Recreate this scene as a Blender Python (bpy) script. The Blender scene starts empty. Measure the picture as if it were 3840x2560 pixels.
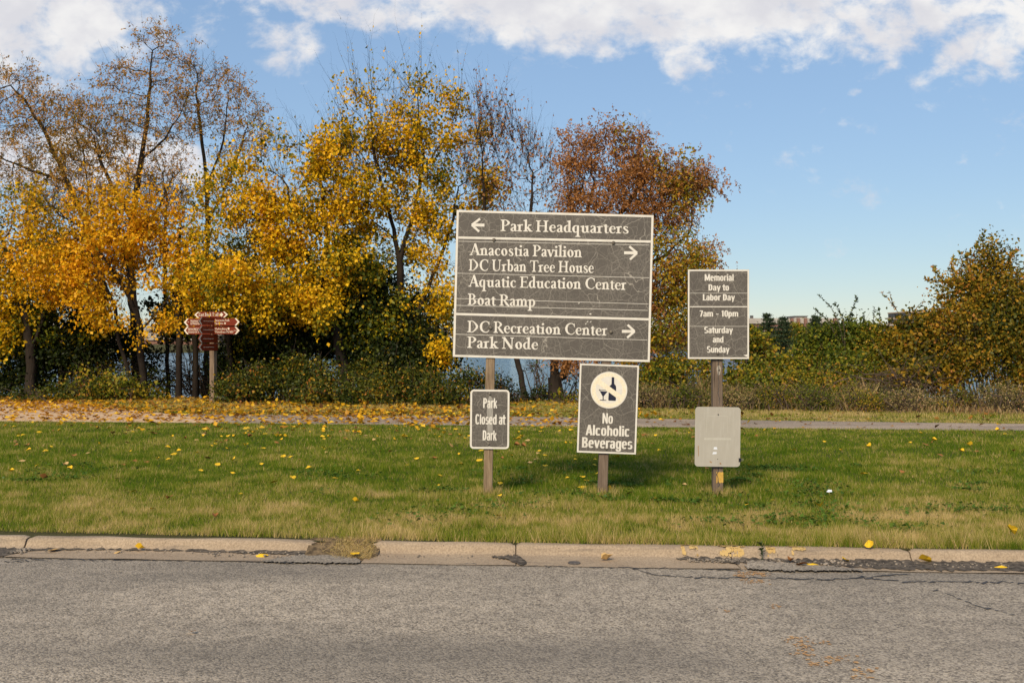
import bpy, math, random
import numpy as np
from mathutils import Vector, Matrix, kdtree

# ------------------------------------------------------------------ camera, sky, sun, exposure
FPX = 3733.0                      # focal length in pixels of the 3840 wide photograph
CAMZ = 1.55
scene = bpy.context.scene
scene.render.resolution_x, scene.render.resolution_y = 1024, 682
cam_data = bpy.data.cameras.new("camera")
cam_data.sensor_width = 36.0
cam_data.lens = 35.0
cam_data.clip_start = 0.1
cam_data.clip_end = 6000
cam_data.dof.use_dof = True
cam_data.dof.focus_distance = 10.3
cam_data.dof.aperture_fstop = 8.0
cam = bpy.data.objects.new("camera", cam_data)
scene.collection.objects.link(cam)
cam.location = (0, 0, CAMZ)
cam.rotation_euler = (math.radians(90), 0, 0)
scene.camera = cam
scene.view_settings.view_transform = 'Standard'
scene.view_settings.look = 'None'
EXPO = 0.42
scene.view_settings.exposure = EXPO
scene.view_settings.gamma = 1.0
scene.render.engine = 'CYCLES'
scene.cycles.use_denoising = True
scene.cycles.max_bounces = 6
scene.cycles.diffuse_bounces = 3
scene.cycles.glossy_bounces = 3
scene.cycles.transmission_bounces = 4

SUN_EL = math.radians(38)
SUN_AZ = math.radians(21)         # behind the camera, this far round to the left
SUN_DIR = Vector((-math.sin(SUN_AZ) * math.cos(SUN_EL), -math.cos(SUN_AZ) * math.cos(SUN_EL), math.sin(SUN_EL)))
SKY_STRENGTH = 0.085
SKY_MID = 3.8

sun_data = bpy.data.lights.new("sun", 'SUN')
sun_data.energy = 3.3
sun_data.angle = math.radians(21.0)
sun_data.color = (1.0, 0.85, 0.62)
sun = bpy.data.objects.new("sun", sun_data)
scene.collection.objects.link(sun)
sun.rotation_euler = SUN_DIR.to_track_quat('Z', 'Y').to_euler()


class NT:
    """small helper to write node trees"""
    def __init__(self, tree):
        self.t = tree

    def n(self, kind, **kw):
        nd = self.t.nodes.new(kind)
        for k, v in kw.items():
            setattr(nd, k, v)
        return nd

    def link(self, a, b):
        self.t.links.new(a, b)

    def put(self, sock, v):
        if hasattr(v, 'is_output') or isinstance(v, bpy.types.NodeSocket):
            self.link(v, sock)
        else:
            sock.default_value = v

    def math(self, op, a, b=0.0, c=0.0, clamp=False):
        nd = self.n('ShaderNodeMath', operation=op, use_clamp=clamp)
        self.put(nd.inputs[0], a); self.put(nd.inputs[1], b); self.put(nd.inputs[2], c)
        return nd.outputs[0]

    def step(self, v, lo, hi, a=0.0, b=1.0):
        nd = self.n('ShaderNodeMapRange', interpolation_type='SMOOTHSTEP')
        self.put(nd.inputs[0], v)
        for i, x in zip((1, 2, 3, 4), (lo, hi, a, b)):
            self.put(nd.inputs[i], x)
        return nd.outputs[0]

    def mix(self, f, a, b, blend='MIX'):
        nd = self.n('ShaderNodeMix', data_type='RGBA', blend_type=blend)
        self.put(nd.inputs[0], f)
        self.put(nd.inputs[6], a if not isinstance(a, tuple) else (*a[:3], 1))
        self.put(nd.inputs[7], b if not isinstance(b, tuple) else (*b[:3], 1))
        return nd.outputs[2]

    def noise(self, vec, scale, detail=4.0, rough=0.55, dist=0.0, out=0):
        nd = self.n('ShaderNodeTexNoise')
        if vec is not None:
            self.link(vec, nd.inputs['Vector'])
        nd.inputs['Scale'].default_value = scale
        nd.inputs['Detail'].default_value = detail
        nd.inputs['Roughness'].default_value = rough
        nd.inputs['Distortion'].default_value = dist
        return nd.outputs[out]

    def voronoi(self, vec, scale, feature='F1', out=0, rnd=1.0):
        nd = self.n('ShaderNodeTexVoronoi', feature=feature)
        self.link(vec, nd.inputs['Vector'])
        nd.inputs['Scale'].default_value = scale
        nd.inputs['Randomness'].default_value = rnd
        return nd.outputs[out]

    def vscale(self, vec, s, loc=(0, 0, 0), rot=(0, 0, 0)):
        nd = self.n('ShaderNodeMapping')
        self.link(vec, nd.inputs[0])
        nd.inputs[1].default_value = loc
        nd.inputs[2].default_value = rot
        nd.inputs[3].default_value = s
        return nd.outputs[0]

    def ramp(self, f, stops):
        nd = self.n('ShaderNodeValToRGB')
        self.link(f, nd.inputs[0])
        e = nd.color_ramp.elements
        while len(e) < len(stops):
            e.new(0.5)
        for el, (p, c) in zip(e, stops):
            el.position = p
            el.color = (*c, 1)
        return nd.outputs[0]


world = bpy.data.worlds.new("World")
scene.world = world
world.use_nodes = True
w = NT(world.node_tree)
world.node_tree.nodes.clear()
sky = w.n('ShaderNodeTexSky', sky_type='NISHITA', sun_disc=False)
sky.sun_elevation = SUN_EL
sky.sun_rotation = math.pi + SUN_AZ
sky.altitude = 0
sky.air_density = 1.0
sky.dust_density = 0.0
sky.ozone_density = 2.2
gen = w.n('ShaderNodeTexCoord').outputs['Generated']
sep = w.n('ShaderNodeSeparateXYZ'); w.link(gen, sep.inputs[0])
yy = w.math('MAXIMUM', sep.outputs[1], 0.12)
uu = w.math('DIVIDE', sep.outputs[0], yy)
vv = w.math('DIVIDE', sep.outputs[2], yy)
cmb = w.n('ShaderNodeCombineXYZ'); w.link(uu, cmb.inputs[0]); w.link(vv, cmb.inputs[1])
uv = cmb.outputs[0]


def blob(cx, cy, rx, ry, tilt=0.0, amp=1.0):
    """a soft bank of cloud in sky directions (u = x/y, v = z/y)"""
    u0, v0 = (cx - 1920) / FPX, (1280 - cy) / FPX
    a, b = rx / FPX, ry / FPX
    ca, sa = math.cos(tilt), math.sin(tilt)
    du, dv = w.math('SUBTRACT', uu, u0), w.math('SUBTRACT', vv, v0)
    p = w.math('ADD', w.math('MULTIPLY', du, ca / a), w.math('MULTIPLY', dv, sa / a))
    q = w.math('ADD', w.math('MULTIPLY', du, -sa / b), w.math('MULTIPLY', dv, ca / b))
    r = w.math('SQRT', w.math('ADD', w.math('MULTIPLY', p, p), w.math('MULTIPLY', q, q)))
    return w.math('MULTIPLY', w.step(r, 0.25, 1.25, 1.0, 0.0), amp)


banks = [blob(80, 80, 620, 320, 0.05, 1.05), blob(60, -260, 900, 330, 0, 1.0), blob(520, 110, 330, 190, 0.2, 0.62),
         blob(2050, -45, 950, 290, -0.14, 1.12), blob(2750, -90, 1150, 320, -0.04, 1.1), blob(1500, -250, 1400, 370, -.1, 1.0), blob(1250, 10, 420, 120, -.25, 0.75),
         blob(2540, 215, 170, 110, -0.3, 0.66), blob(3330, 110, 340, 150, 0.3, 0.85), blob(3500, 20, 420, 180, 0.1, 0.95), blob(3760, 120, 330, 190, 0.4, 0.8), blob(3560, 220, 180, 60, 0.6, 0.6),
         blob(3290, 275, 130, 40, 0.5, 0.62), blob(1060, 165, 210, 120, 0.2, 0.56), blob(690, 120, 200, 110, 0.3, 0.46), blob(3200, 345, 60, 25, 0.3, 0.5),
         blob(120, 590, 760, 150, -0.05, 1.0), blob(430, 570, 480, 100, -0.1, 0.8), blob(2500, 70, 520, 170, 0, 0.8)]
m = banks[0]
for b_ in banks[1:]:
    m = w.math('MAXIMUM', m, b_)
uvs = w.vscale(uv, (1.0, 1.35, 1.0))
n_big = w.noise(uvs, 7.0, 8.0, 0.6, 0.3)
n_fine = w.noise(uvs, 26.0, 6.0, 0.62, 0.2)
nn = w.math('ADD', w.math('MULTIPLY', n_big, 0.52), w.math('MULTIPLY', n_fine, 0.48))
dens = w.math('ADD', w.math('MULTIPLY', m, 0.66), w.math('MULTIPLY', w.math('SUBTRACT', nn, 0.5), 2.8))
cl = w.step(dens, 0.14, 0.66)
front = w.step(sep.outputs[1], 0.15, 0.3)
cl = w.math('MULTIPLY', w.math('MULTIPLY', cl, front), 0.97)
shade = w.step(w.noise(w.vscale(uvs, (1, 1, 1), (0.013, 0.02, 0)), 11.0, 5.0, 0.55), 0.38, 0.66)
CK = 1.0 / (SKY_STRENGTH * 2 ** EXPO)
cloud_col = w.mix(shade, (0.73 * CK, 0.725 * CK, 0.765 * CK), (0.93 * CK, 0.915 * CK, 0.90 * CK))
lum = w.n('ShaderNodeRGBToBW'); w.link(sky.outputs[0], lum.inputs[0])
soft = w.math('POWER', w.math('DIVIDE', w.math('MAXIMUM', lum.outputs[0], 0.01), SKY_MID), -0.37)
soft = w.math('MINIMUM', soft, 1.5)
vs = w.n('ShaderNodeVectorMath', operation='SCALE'); w.link(sky.outputs[0], vs.inputs[0]); w.link(soft, vs.inputs[3])
skyc = w.mix(0.22, vs.outputs[0], tuple(x_ * CK for x_ in (0.44, 0.64, 0.90)))
skymix = w.mix(cl, skyc, cloud_col)
bg = w.n('ShaderNodeBackground')
w.link(skymix, bg.inputs[0])
bg.inputs[1].default_value = SKY_STRENGTH
wo = w.n('ShaderNodeOutputWorld')
w.link(bg.outputs[0], wo.inputs[0])


# ------------------------------------------------------------------ helpers
def P(px, py, d):
    """the point seen at a pixel of the 3840x2560 photograph, d metres along the view axis"""
    return Vector(((px - 1920) / FPX * d, d, CAMZ + (1280 - py) / FPX * d))


def link(o, parent=None):
    scene.collection.objects.link(o)
    if parent is not None:
        o.parent = parent
    return o


def tag(o, label=None, cat=None, group=None, kind=None):
    if label: o['label'] = label
    if cat: o['category'] = cat
    if group: o['group'] = group
    if kind: o['kind'] = kind
    return o


def thing(name, loc, label, cat, group=None):
    o = bpy.data.objects.new(name, None)
    o.empty_display_size = 0.2
    o.location = loc
    link(o)
    return tag(o, label, cat, group)


def np_mesh(name, V, faces, mat, parent=None, attrs=None, smooth=False, local=None, mat_index=None):
    """V (n,3); faces = list of (m,k) int arrays; world coordinates unless local; one mesh object"""
    V = np.asarray(V, dtype=np.float32)
    off = np.array(local if local is not None else ((0, 0, 0)), dtype=np.float32)
    if parent is not None and local is None:
        off = np.array(parent.location, dtype=np.float32)
    V = V - off
    me = bpy.data.meshes.new(name)
    faces = [np.asarray(f, dtype=np.int32) for f in faces if len(f)]
    me.vertices.add(len(V))
    me.vertices.foreach_set('co', V.ravel())
    nl = sum(f.size for f in faces); npoly = sum(len(f) for f in faces)
    me.loops.add(nl); me.polygons.add(npoly)
    me.loops.foreach_set('vertex_index', np.concatenate([f.ravel() for f in faces]))
    tot = np.concatenate([np.full(len(f), f.shape[1], dtype=np.int32) for f in faces])
    start = np.concatenate([[0], np.cumsum(tot)[:-1]]).astype(np.int32)
    me.polygons.foreach_set('loop_start', start)
    if smooth:
        me.polygons.foreach_set('use_smooth', np.ones(npoly, dtype=bool))
    for k, a in (attrs or {}).items():
        at = me.attributes.new(k, 'FLOAT', 'POINT')
        at.data.foreach_set('value', np.asarray(a, dtype=np.float32))
    me.update(calc_edges=True)
    me.validate()
    me.materials.append(mat)
    o = bpy.data.objects.new(name, me)
    if parent is None:
        o.location = Vector(off)
    return link(o, parent)


class MB:
    """collects polygons into one mesh"""
    def __init__(self):
        self.v, self.f = [], []

    def poly(self, pts):
        i = len(self.v)
        self.v += [tuple(p) for p in pts]
        self.f.append(list(range(i, i + len(pts))))

    def grid(self, rows, closed=False):
        i = len(self.v); n = len(rows[0])
        for r in rows:
            self.v += [tuple(p) for p in r]
        for a in range(len(rows) - 1):
            for b in range(n if closed else n - 1):
                c = (b + 1) % n
                self.f.append([i + a * n + b, i + a * n + c, i + (a + 1) * n + c, i + (a + 1) * n + b])

    def box(self, x0, x1, y0, y1, z0, z1):
        c = [(x0, y0, z0), (x1, y0, z0), (x1, y1, z0), (x0, y1, z0), (x0, y0, z1), (x1, y0, z1), (x1, y1, z1), (x0, y1, z1)]
        i = len(self.v); self.v += c
        self.f += [[i + a for a in q] for q in ((3, 2, 1, 0), (4, 5, 6, 7), (0, 1, 5, 4), (1, 2, 6, 5), (2, 3, 7, 6), (3, 0, 4, 7))]

    def prism(self, pts, y0, y1):
        """outline in x,z pushed from y0 (towards the viewer) to y1"""
        n = len(pts); i = len(self.v)
        self.v += [(x, y0, z) for x, z in pts] + [(x, y1, z) for x, z in pts]
        self.f.append([i + k for k in range(n)])
        self.f.append([i + n + k for k in reversed(range(n))])
        for k in range(n):
            l = (k + 1) % n
            self.f.append([i + k, i + n + k, i + n + l, i + l])

    def build(self, name, mat, parent=None, smooth=False, loc=None, bevel=0):
        me = bpy.data.meshes.new(name)
        me.from_pydata([Vector(p) for p in self.v], [], self.f)
        me.update()
        if smooth:
            me.polygons.foreach_set('use_smooth', [True] * len(me.polygons))
        me.materials.append(mat)
        o = bpy.data.objects.new(name, me)
        if loc is not None:
            o.location = loc
        link(o, parent)
        if bevel:
            md = o.modifiers.new('bevel', 'BEVEL'); md.width = bevel; md.segments = 2; md.limit_method = 'ANGLE'
        return o


def vnoise(x, y, seed=0):
    """smooth value noise on numpy arrays, 0..1"""
    xi, yi = np.floor(x).astype(np.int64), np.floor(y).astype(np.int64)
    xf, yf = x - xi, y - yi
    xf = xf * xf * (3 - 2 * xf); yf = yf * yf * (3 - 2 * yf)

    def h(a, b):
        k = (a * 374761393 + b * 668265263 + seed * 974711) & 0x7fffffff
        k = ((k ^ (k >> 13)) * 1274126177) & 0x7fffffff
        return ((k ^ (k >> 16)) & 0xffff) / 65535.0
    a = h(xi, yi) * (1 - xf) + h(xi + 1, yi) * xf
    b = h(xi, yi + 1) * (1 - xf) + h(xi + 1, yi + 1) * xf
    return a * (1 - yf) + b * yf


def fbm(x, y, seed=0, o=3):
    s, a, t = 0, 1.0, 0
    for k in range(o):
        s = s + a * vnoise(x * 2 ** k, y * 2 ** k, seed + k); t += a; a *= 0.5
    return s / t


# ------------------------------------------------------------------ materials
def material(name):
    mt = bpy.data.materials.new(name)
    mt.use_nodes = True
    mt.node_tree.nodes.clear()
    t = NT(mt.node_tree)
    out = t.n('ShaderNodeOutputMaterial')
    return mt, t, out


def principled(t, out, col, rough=0.8, spec=0.3, bump=None, bdist=0.01, metal=0.0):
    b = t.n('ShaderNodeBsdfPrincipled')
    t.put(b.inputs['Base Color'], col if not isinstance(col, tuple) else (*col[:3], 1))
    t.put(b.inputs['Roughness'], rough)
    t.put(b.inputs['Specular IOR Level'], spec)
    b.inputs['Metallic'].default_value = metal
    if bump is not None:
        bp = t.n('ShaderNodeBump')
        bp.inputs['Distance'].default_value = bdist
        bp.inputs['Strength'].default_value = 1.0
        t.link(bump, bp.inputs['Height'])
        t.link(bp.outputs[0], b.inputs['Normal'])
    t.link(b.outputs[0], out.inputs[0])
    return b


def objc(t):
    return t.n('ShaderNodeTexCoord').outputs['Object']


def leaf_mat(name, stops, trans=0.35, nscale=0.8, namp=0.5, gloss=0.02):
    """leaf colours: a per-leaf random value, shifted by a slow noise so that clumps differ in kind"""
    mt, t, out = material(name)
    a = t.n('ShaderNodeAttribute', attribute_name='rnd').outputs['Fac']
    n = t.noise(objc(t), nscale, 3.0)
    f = t.math('ADD', a, t.math('MULTIPLY', t.math('SUBTRACT', n, 0.5), namp * 2), clamp=True)
    c = t.ramp(f, stops)
    d = t.n('ShaderNodeBsdfDiffuse'); t.link(c, d.inputs[0])
    tr = t.n('ShaderNodeBsdfTranslucent'); t.link(c, tr.inputs[0])
    mx = t.n('ShaderNodeMixShader'); mx.inputs[0].default_value = trans
    t.link(d.outputs[0], mx.inputs[1]); t.link(tr.outputs[0], mx.inputs[2])
    g = t.n('ShaderNodeBsdfGlossy'); g.inputs['Roughness'].default_value = 0.45
    g.inputs[0].default_value = (1, 1, 1, 1)
    m2 = t.n('ShaderNodeMixShader'); m2.inputs[0].default_value = gloss * 0.5
    t.link(mx.outputs[0], m2.inputs[1]); t.link(g.outputs[0], m2.inputs[2])
    t.link(m2.outputs[0], out.inputs[0])
    return mt


M = {}
M['mulberry'] = leaf_mat('mulberry_yellow_leaf', [(0.0, (0.06, 0.095, 0.010)), (0.28, (0.15, 0.155, 0.011)), (0.46, (0.50, 0.33, 0.010)), (0.64, (0.82, 0.47, 0.010)), (0.86, (0.93, 0.56, 0.014)), (1.0, (0.76, 0.34, 0.012))], 0.30, 0.75, 0.62)
M['mulberry_orange'] = leaf_mat('mulberry_golden_leaf', [(0.0, (0.14, 0.15, 0.012)), (0.25, (0.52, 0.31, 0.010)), (0.6, (0.84, 0.45, 0.010)), (1.0, (0.78, 0.31, 0.012))], 0.30, 0.55, 0.42)
M['mulberry_green'] = leaf_mat('turning_mulberry_leaf', [(0.0, (0.022, 0.036, 0.006)), (0.4, (0.075, 0.10, 0.010)), (0.65, (0.24, 0.22, 0.012)), (0.85, (0.70, 0.43, 0.012)), (1.0, (0.82, 0.46, 0.014))], 0.38, 0.6, 0.5)
M['locust'] = leaf_mat('locust_brown_leaf', [(0.0, (0.085, 0.095, 0.02)), (0.35, (0.25, 0.165, 0.024)), (0.65, (0.54, 0.265, 0.04)), (1.0, (0.66, 0.34, 0.10))], 0.3, 0.35, 0.4)
M['brown'] = leaf_mat('rusty_brown_leaf', [(0.0, (0.10, 0.08, 0.016)), (0.25, (0.24, 0.10, 0.026)), (0.6, (0.41, 0.175, 0.05)), (0.9, (0.56, 0.28, 0.11)), (1.0, (0.42, 0.28, 0.03))], 0.25, 0.6, 0.35)
M['vine'] = leaf_mat('autumn_vine_leaf', [(0.0, (0.075, 0.095, 0.012)), (0.35, (0.22, 0.20, 0.016)), (0.65, (0.48, 0.29, 0.022)), (1.0, (0.48, 0.19, 0.035))], 0.3, 0.7, 0.4)
M['shade_toned_green'] = leaf_mat('shade_toned_green_leaf', [(0.0, (0.008, 0.014, 0.003)), (0.6, (0.022, 0.033, 0.006)), (0.9, (0.055, 0.063, 0.009)), (1.0, (0.22, 0.16, 0.013))], 0.25, 0.7, 0.25)  # dark green leaves, colours lowered further to paint in the understorey shade
M['bramble'] = leaf_mat('bramble_leaf', [(0.0, (0.012, 0.022, 0.004)), (0.42, (0.050, 0.066, 0.008)), (0.7, (0.125, 0.12, 0.012)), (0.88, (0.40, 0.24, 0.016)), (1.0, (0.36, 0.13, 0.025))], 0.25, 1.0, 0.62)
M['hedge'] = leaf_mat('hedge_mixed_leaf', [(0.0, (0.025, 0.040, 0.006)), (0.3, (0.085, 0.11, 0.010)), (0.55, (0.21, 0.20, 0.015)), (0.8, (0.44, 0.28, 0.02)), (1.0, (0.42, 0.175, 0.045))], 0.3, 0.6, 0.62)
M['bush_gold'] = leaf_mat('bush_olive_gold_leaf', [(0.0, (0.02, 0.034, 0.005)), (0.25, (0.075, 0.082, 0.008)), (0.55, (0.22, 0.155, 0.012)), (0.82, (0.47, 0.25, 0.018)), (1.0, (0.40, 0.15, 0.03))], 0.3, 0.65, 0.62)
M['olive'] = leaf_mat('olive_green_leaf', [(0.0, (0.025, 0.04, 0.006)), (0.4, (0.075, 0.105, 0.010)), (0.75, (0.19, 0.195, 0.016)), (1.0, (0.34, 0.22, 0.02))], 0.25, 0.7, 0.4)
M['sprig'] = leaf_mat('sprig_green_leaf', [(0.0, (0.03, 0.05, 0.016)), (1.0, (0.08, 0.11, 0.03))], 0.2)
M['needles'] = leaf_mat('pine_needles', [(0.0, (0.025, 0.04, 0.018)), (1.0, (0.06, 0.085, 0.035))], 0.15)
M['litter'] = leaf_mat('fallen_leaf', [(0.0, (0.12, 0.05, 0.016)), (0.3, (0.30, 0.13, 0.026)), (0.55, (0.52, 0.25, 0.012)), (0.85, (0.74, 0.39, 0.012)), (1.0, (0.80, 0.50, 0.04))], 0.2, 0.5, 0.05)
M['far_leaf'] = leaf_mat('far_wood_leaf', [(0.0, (0.10, 0.09, 0.07)), (0.5, (0.20, 0.16, 0.13)), (1.0, (0.27, 0.20, 0.14))], 0.2, 0.05, 0.4)
M['weed'] = leaf_mat('weed_stalk', [(0.0, (0.05, 0.075, 0.014)), (0.3, (0.16, 0.16, 0.032)), (0.55, (0.32, 0.225, 0.09)), (0.8, (0.46, 0.33, 0.16)), (1.0, (0.34, 0.17, 0.08))], 0.25, 0.5, 0.5)


def bark(name, a, b):
    mt, t, out = material(name)
    o = objc(t)
    n = t.noise(t.vscale(o, (1, 1, 0.25)), 14.0, 6.0, 0.65)
    principled(t, out, t.mix(n, a, b), 0.9, 0.15, n, 0.03)
    return mt


M['bark'] = bark('grey_brown_bark', (0.035, 0.025, 0.017), (0.15, 0.11, 0.075))
M['bark_dark'] = bark('dark_bark', (0.012, 0.009, 0.007), (0.050, 0.036, 0.026))
M['twig'] = bark('twig_bark', (0.07, 0.05, 0.037), (0.16, 0.11, 0.08))


def grass_mat(name, stops):
    mt, t, out = material(name)
    a = t.n('ShaderNodeAttribute', attribute_name='rnd').outputs['Fac']
    c = t.ramp(a, stops)
    d = t.n('ShaderNodeBsdfDiffuse'); t.link(c, d.inputs[0])
    tr = t.n('ShaderNodeBsdfTranslucent'); t.link(c, tr.inputs[0])
    mx = t.n('ShaderNodeMixShader'); mx.inputs[0].default_value = 0.3
    t.link(d.outputs[0], mx.inputs[1]); t.link(tr.outputs[0], mx.inputs[2])
    t.link(mx.outputs[0], out.inputs[0])
    return mt


M['grass'] = grass_mat('lawn_grass', [(0.0, (0.078, 0.138, 0.010)), (0.25, (0.160, 0.208, 0.018)), (0.45, (0.27, 0.265, 0.038)), (0.7, (0.45, 0.335, 0.12)), (1.0, (0.66, 0.48, 0.22))])


def make_soil():
    mt, t, out = material('lawn_soil')
    o = objc(t)
    n = t.noise(o, 3.0, 6.0, 0.65)
    n2 = t.noise(o, 45.0, 4.0, 0.7)
    c = t.mix(n, (0.055, 0.06, 0.02), (0.14, 0.115, 0.05))
    c = t.mix(n2, t.mix(0.5, c, (0.03, 0.03, 0.012)), c)
    principled(t, out, c, 0.95, 0.1, n2, 0.02)
    return mt


M['soil'] = make_soil()


def make_asphalt(name, base, lo, scale=120.0, warm=(0.33, 0.285, 0.22)):
    mt, t, out = material(name)
    o = objc(t)
    st = t.voronoi(o, scale, 'F1', 1)
    bw = t.n('ShaderNodeSeparateColor'); t.link(st, bw.inputs[0])
    v1 = bw.outputs[0]
    n_f = t.noise(o, 55.0, 5.0, 0.75)
    n_m = t.noise(o, 9.0, 5.0, 0.6)
    n_l = t.noise(t.vscale(o, (0.30, 1.0, 1.0)), 1.1, 5.0, 0.6)
    g = t.math('ADD', t.math('MULTIPLY', v1, 0.50), t.math('MULTIPLY', n_f, 0.6))
    g = t.math('ADD', g, t.math('MULTIPLY', t.math('SUBTRACT', n_m, 0.5), 0.5))
    g = t.step(g, 0.18, 0.95)
    c = t.mix(g, lo, base)
    c = t.mix(t.step(bw.outputs[1], 0.72, 0.95, 0, 0.45), c, warm)
    c = t.mix(t.step(n_l, 0.36, 0.62, 0.36, 0.0), c, (0.10, 0.088, 0.074))
    lane = t.noise(t.vscale(o, (0.04, 0.9, 1.0)), 1.0, 2.0, 0.5)
    c = t.mix(t.step(lane, 0.40, 0.62, 0.0, 0.26), c, (0.12, 0.104, 0.086))
    oil = t.step(t.noise(o, 2.6, 4.0, 0.7), 0.66, 0.76, 0.0, 0.45)
    c = t.mix(oil, c, (0.07, 0.064, 0.058))
    h = t.math('ADD', t.math('MULTIPLY', t.voronoi(o, scale, 'F1', 0), -1.0), t.math('MULTIPLY', n_f, 0.4))
    principled(t, out, c, 0.85, 0.25, h, 0.004)
    return mt


M['asphalt'] = make_asphalt('road_asphalt', (0.55, 0.455, 0.345), (0.125, 0.102, 0.078), 95.0, (0.52, 0.42, 0.29))
M['asphalt_patch'] = make_asphalt('patched_asphalt', (0.46, 0.44, 0.41), (0.07, 0.068, 0.066), 90.0)
M['path'] = make_asphalt('path_asphalt', (0.56, 0.43, 0.31), (0.22, 0.165, 0.12), 80.0, (0.55, 0.40, 0.26))


def make_concrete():
    mt, t, out = material('kerb_concrete')
    o = objc(t)
    n = t.noise(o, 2.2, 6.0, 0.6)
    n2 = t.noise(o, 70.0, 5.0, 0.75)
    pits = t.step(t.noise(o, 38.0, 3.0, 0.6), 0.64, 0.72)
    c = t.mix(n, (0.33, 0.24, 0.16), (0.53, 0.405, 0.275))
    c = t.mix(t.step(n2, 0.38, 0.62), t.mix(0.5, c, (0.16, 0.115, 0.075)), c)
    c = t.mix(t.math('MULTIPLY', pits, 0.85), c, (0.13, 0.095, 0.065))
    # road grime where water runs, in a stretched noise of its own
    gr = t.step(t.noise(t.vscale(o, (0.6, 7.0, 7.0)), 2.4, 5.0, 0.6), 0.52, 0.74)
    c = t.mix(t.math('MULTIPLY', gr, 0.6), c, (0.15, 0.12, 0.095))
    principled(t, out, c, 0.9, 0.2, n2, 0.006)
    return mt


M['concrete'] = make_concrete()


def simple(name, c1, c2=None, scale=8.0, rough=0.8, spec=0.3, bump=0.0, stretch=(1, 1, 1), metal=0.0):
    mt, t, out = material(name)
    if c2 is None:
        principled(t, out, c1, rough, spec, metal=metal)
        return mt
    n = t.noise(t.vscale(objc(t), stretch), scale, 5.0, 0.62)
    principled(t, out, t.mix(t.step(n, 0.3, 0.7), c1, c2), rough, spec, n if bump else None, bump or 0.01, metal)
    return mt


M['dirt'] = simple('gutter_dirt', (0.035, 0.029, 0.023), (0.16, 0.128, 0.097), 24.0, 0.9, 0.2, 0.01)
M['bare_earth'] = simple('trodden_earth', (0.50, 0.33, 0.19), (0.64, 0.45, 0.28), 3.0, 0.95, 0.1, 0.02)
M['crack'] = simple('tar_crack', (0.035, 0.034, 0.036), (0.08, 0.075, 0.072), 20.0, 0.8)
M['pebble'] = simple('pebble_stone', (0.10, 0.085, 0.07), (0.36, 0.29, 0.22), 9.0, 0.8)
M['orange_paint'] = simple('faded_orange_paint', (0.42, 0.22, 0.085), (0.53, 0.31, 0.13), 20.0, 0.8)
M['kerb_paint'] = simple('faded_yellow_paint', (0.48, 0.31, 0.11), (0.52, 0.36, 0.15), 20.0, 0.85)
M['iron'] = simple('cast_iron_cap', (0.06, 0.05, 0.045), (0.13, 0.11, 0.095), 40.0, 0.7, 0.4, 0.004)
M['white_litter'] = simple('white_paper', (0.7, 0.72, 0.76))


def make_water():
    mt, t, out = material('river_water')
    o = objc(t)
    a = t.noise(t.vscale(o, (0.5, 1.4, 1)), 0.9, 4.0, 0.6, 0.3)
    b = t.noise(t.vscale(o, (0.35, 1.6, 1)), 0.16, 3.0, 0.5)
    h = t.math('ADD', a, t.math('MULTIPLY', b, 1.2))
    p = principled(t, out, (0.05, 0.125, 0.195), 0.14, 0.5, h, 0.9)
    return mt


M['water'] = make_water()


def make_wood(name, dark, light, dirt=0.5):
    mt, t, out = material(name)
    o = objc(t)
    g = t.noise(t.vscale(o, (9, 9, 0.5)), 6.0, 6.0, 0.7, 0.4)
    n = t.noise(t.vscale(o, (1, 1, 0.4)), 5.0, 4.0, 0.6)
    c = t.mix(t.step(g, 0.3, 0.72), dark, light)
    c = t.mix(t.step(n, 0.5, 0.75, 0.0, dirt), c, tuple(x * 0.45 for x in dark))
    chk = t.step(t.noise(t.vscale(o, (26, 26, 0.7)), 1.6, 3.0, 0.5), 0.66, 0.71)
    c = t.mix(t.math('MULTIPLY', chk, 0.75), c, (0.03, 0.022, 0.015))
    principled(t, out, c, 0.9, 0.15, g, 0.008)
    return mt


M['wood'] = make_wood('weathered_post_wood', (0.17, 0.115, 0.07), (0.34, 0.245, 0.155))
M['wood_brown'] = make_wood('brown_post_wood', (0.135, 0.095, 0.068), (0.225, 0.165, 0.12), 0.6)
M['wood_grey'] = make_wood('grey_trail_post_wood', (0.15, 0.10, 0.065), (0.32, 0.225, 0.15), 0.5)


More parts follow.
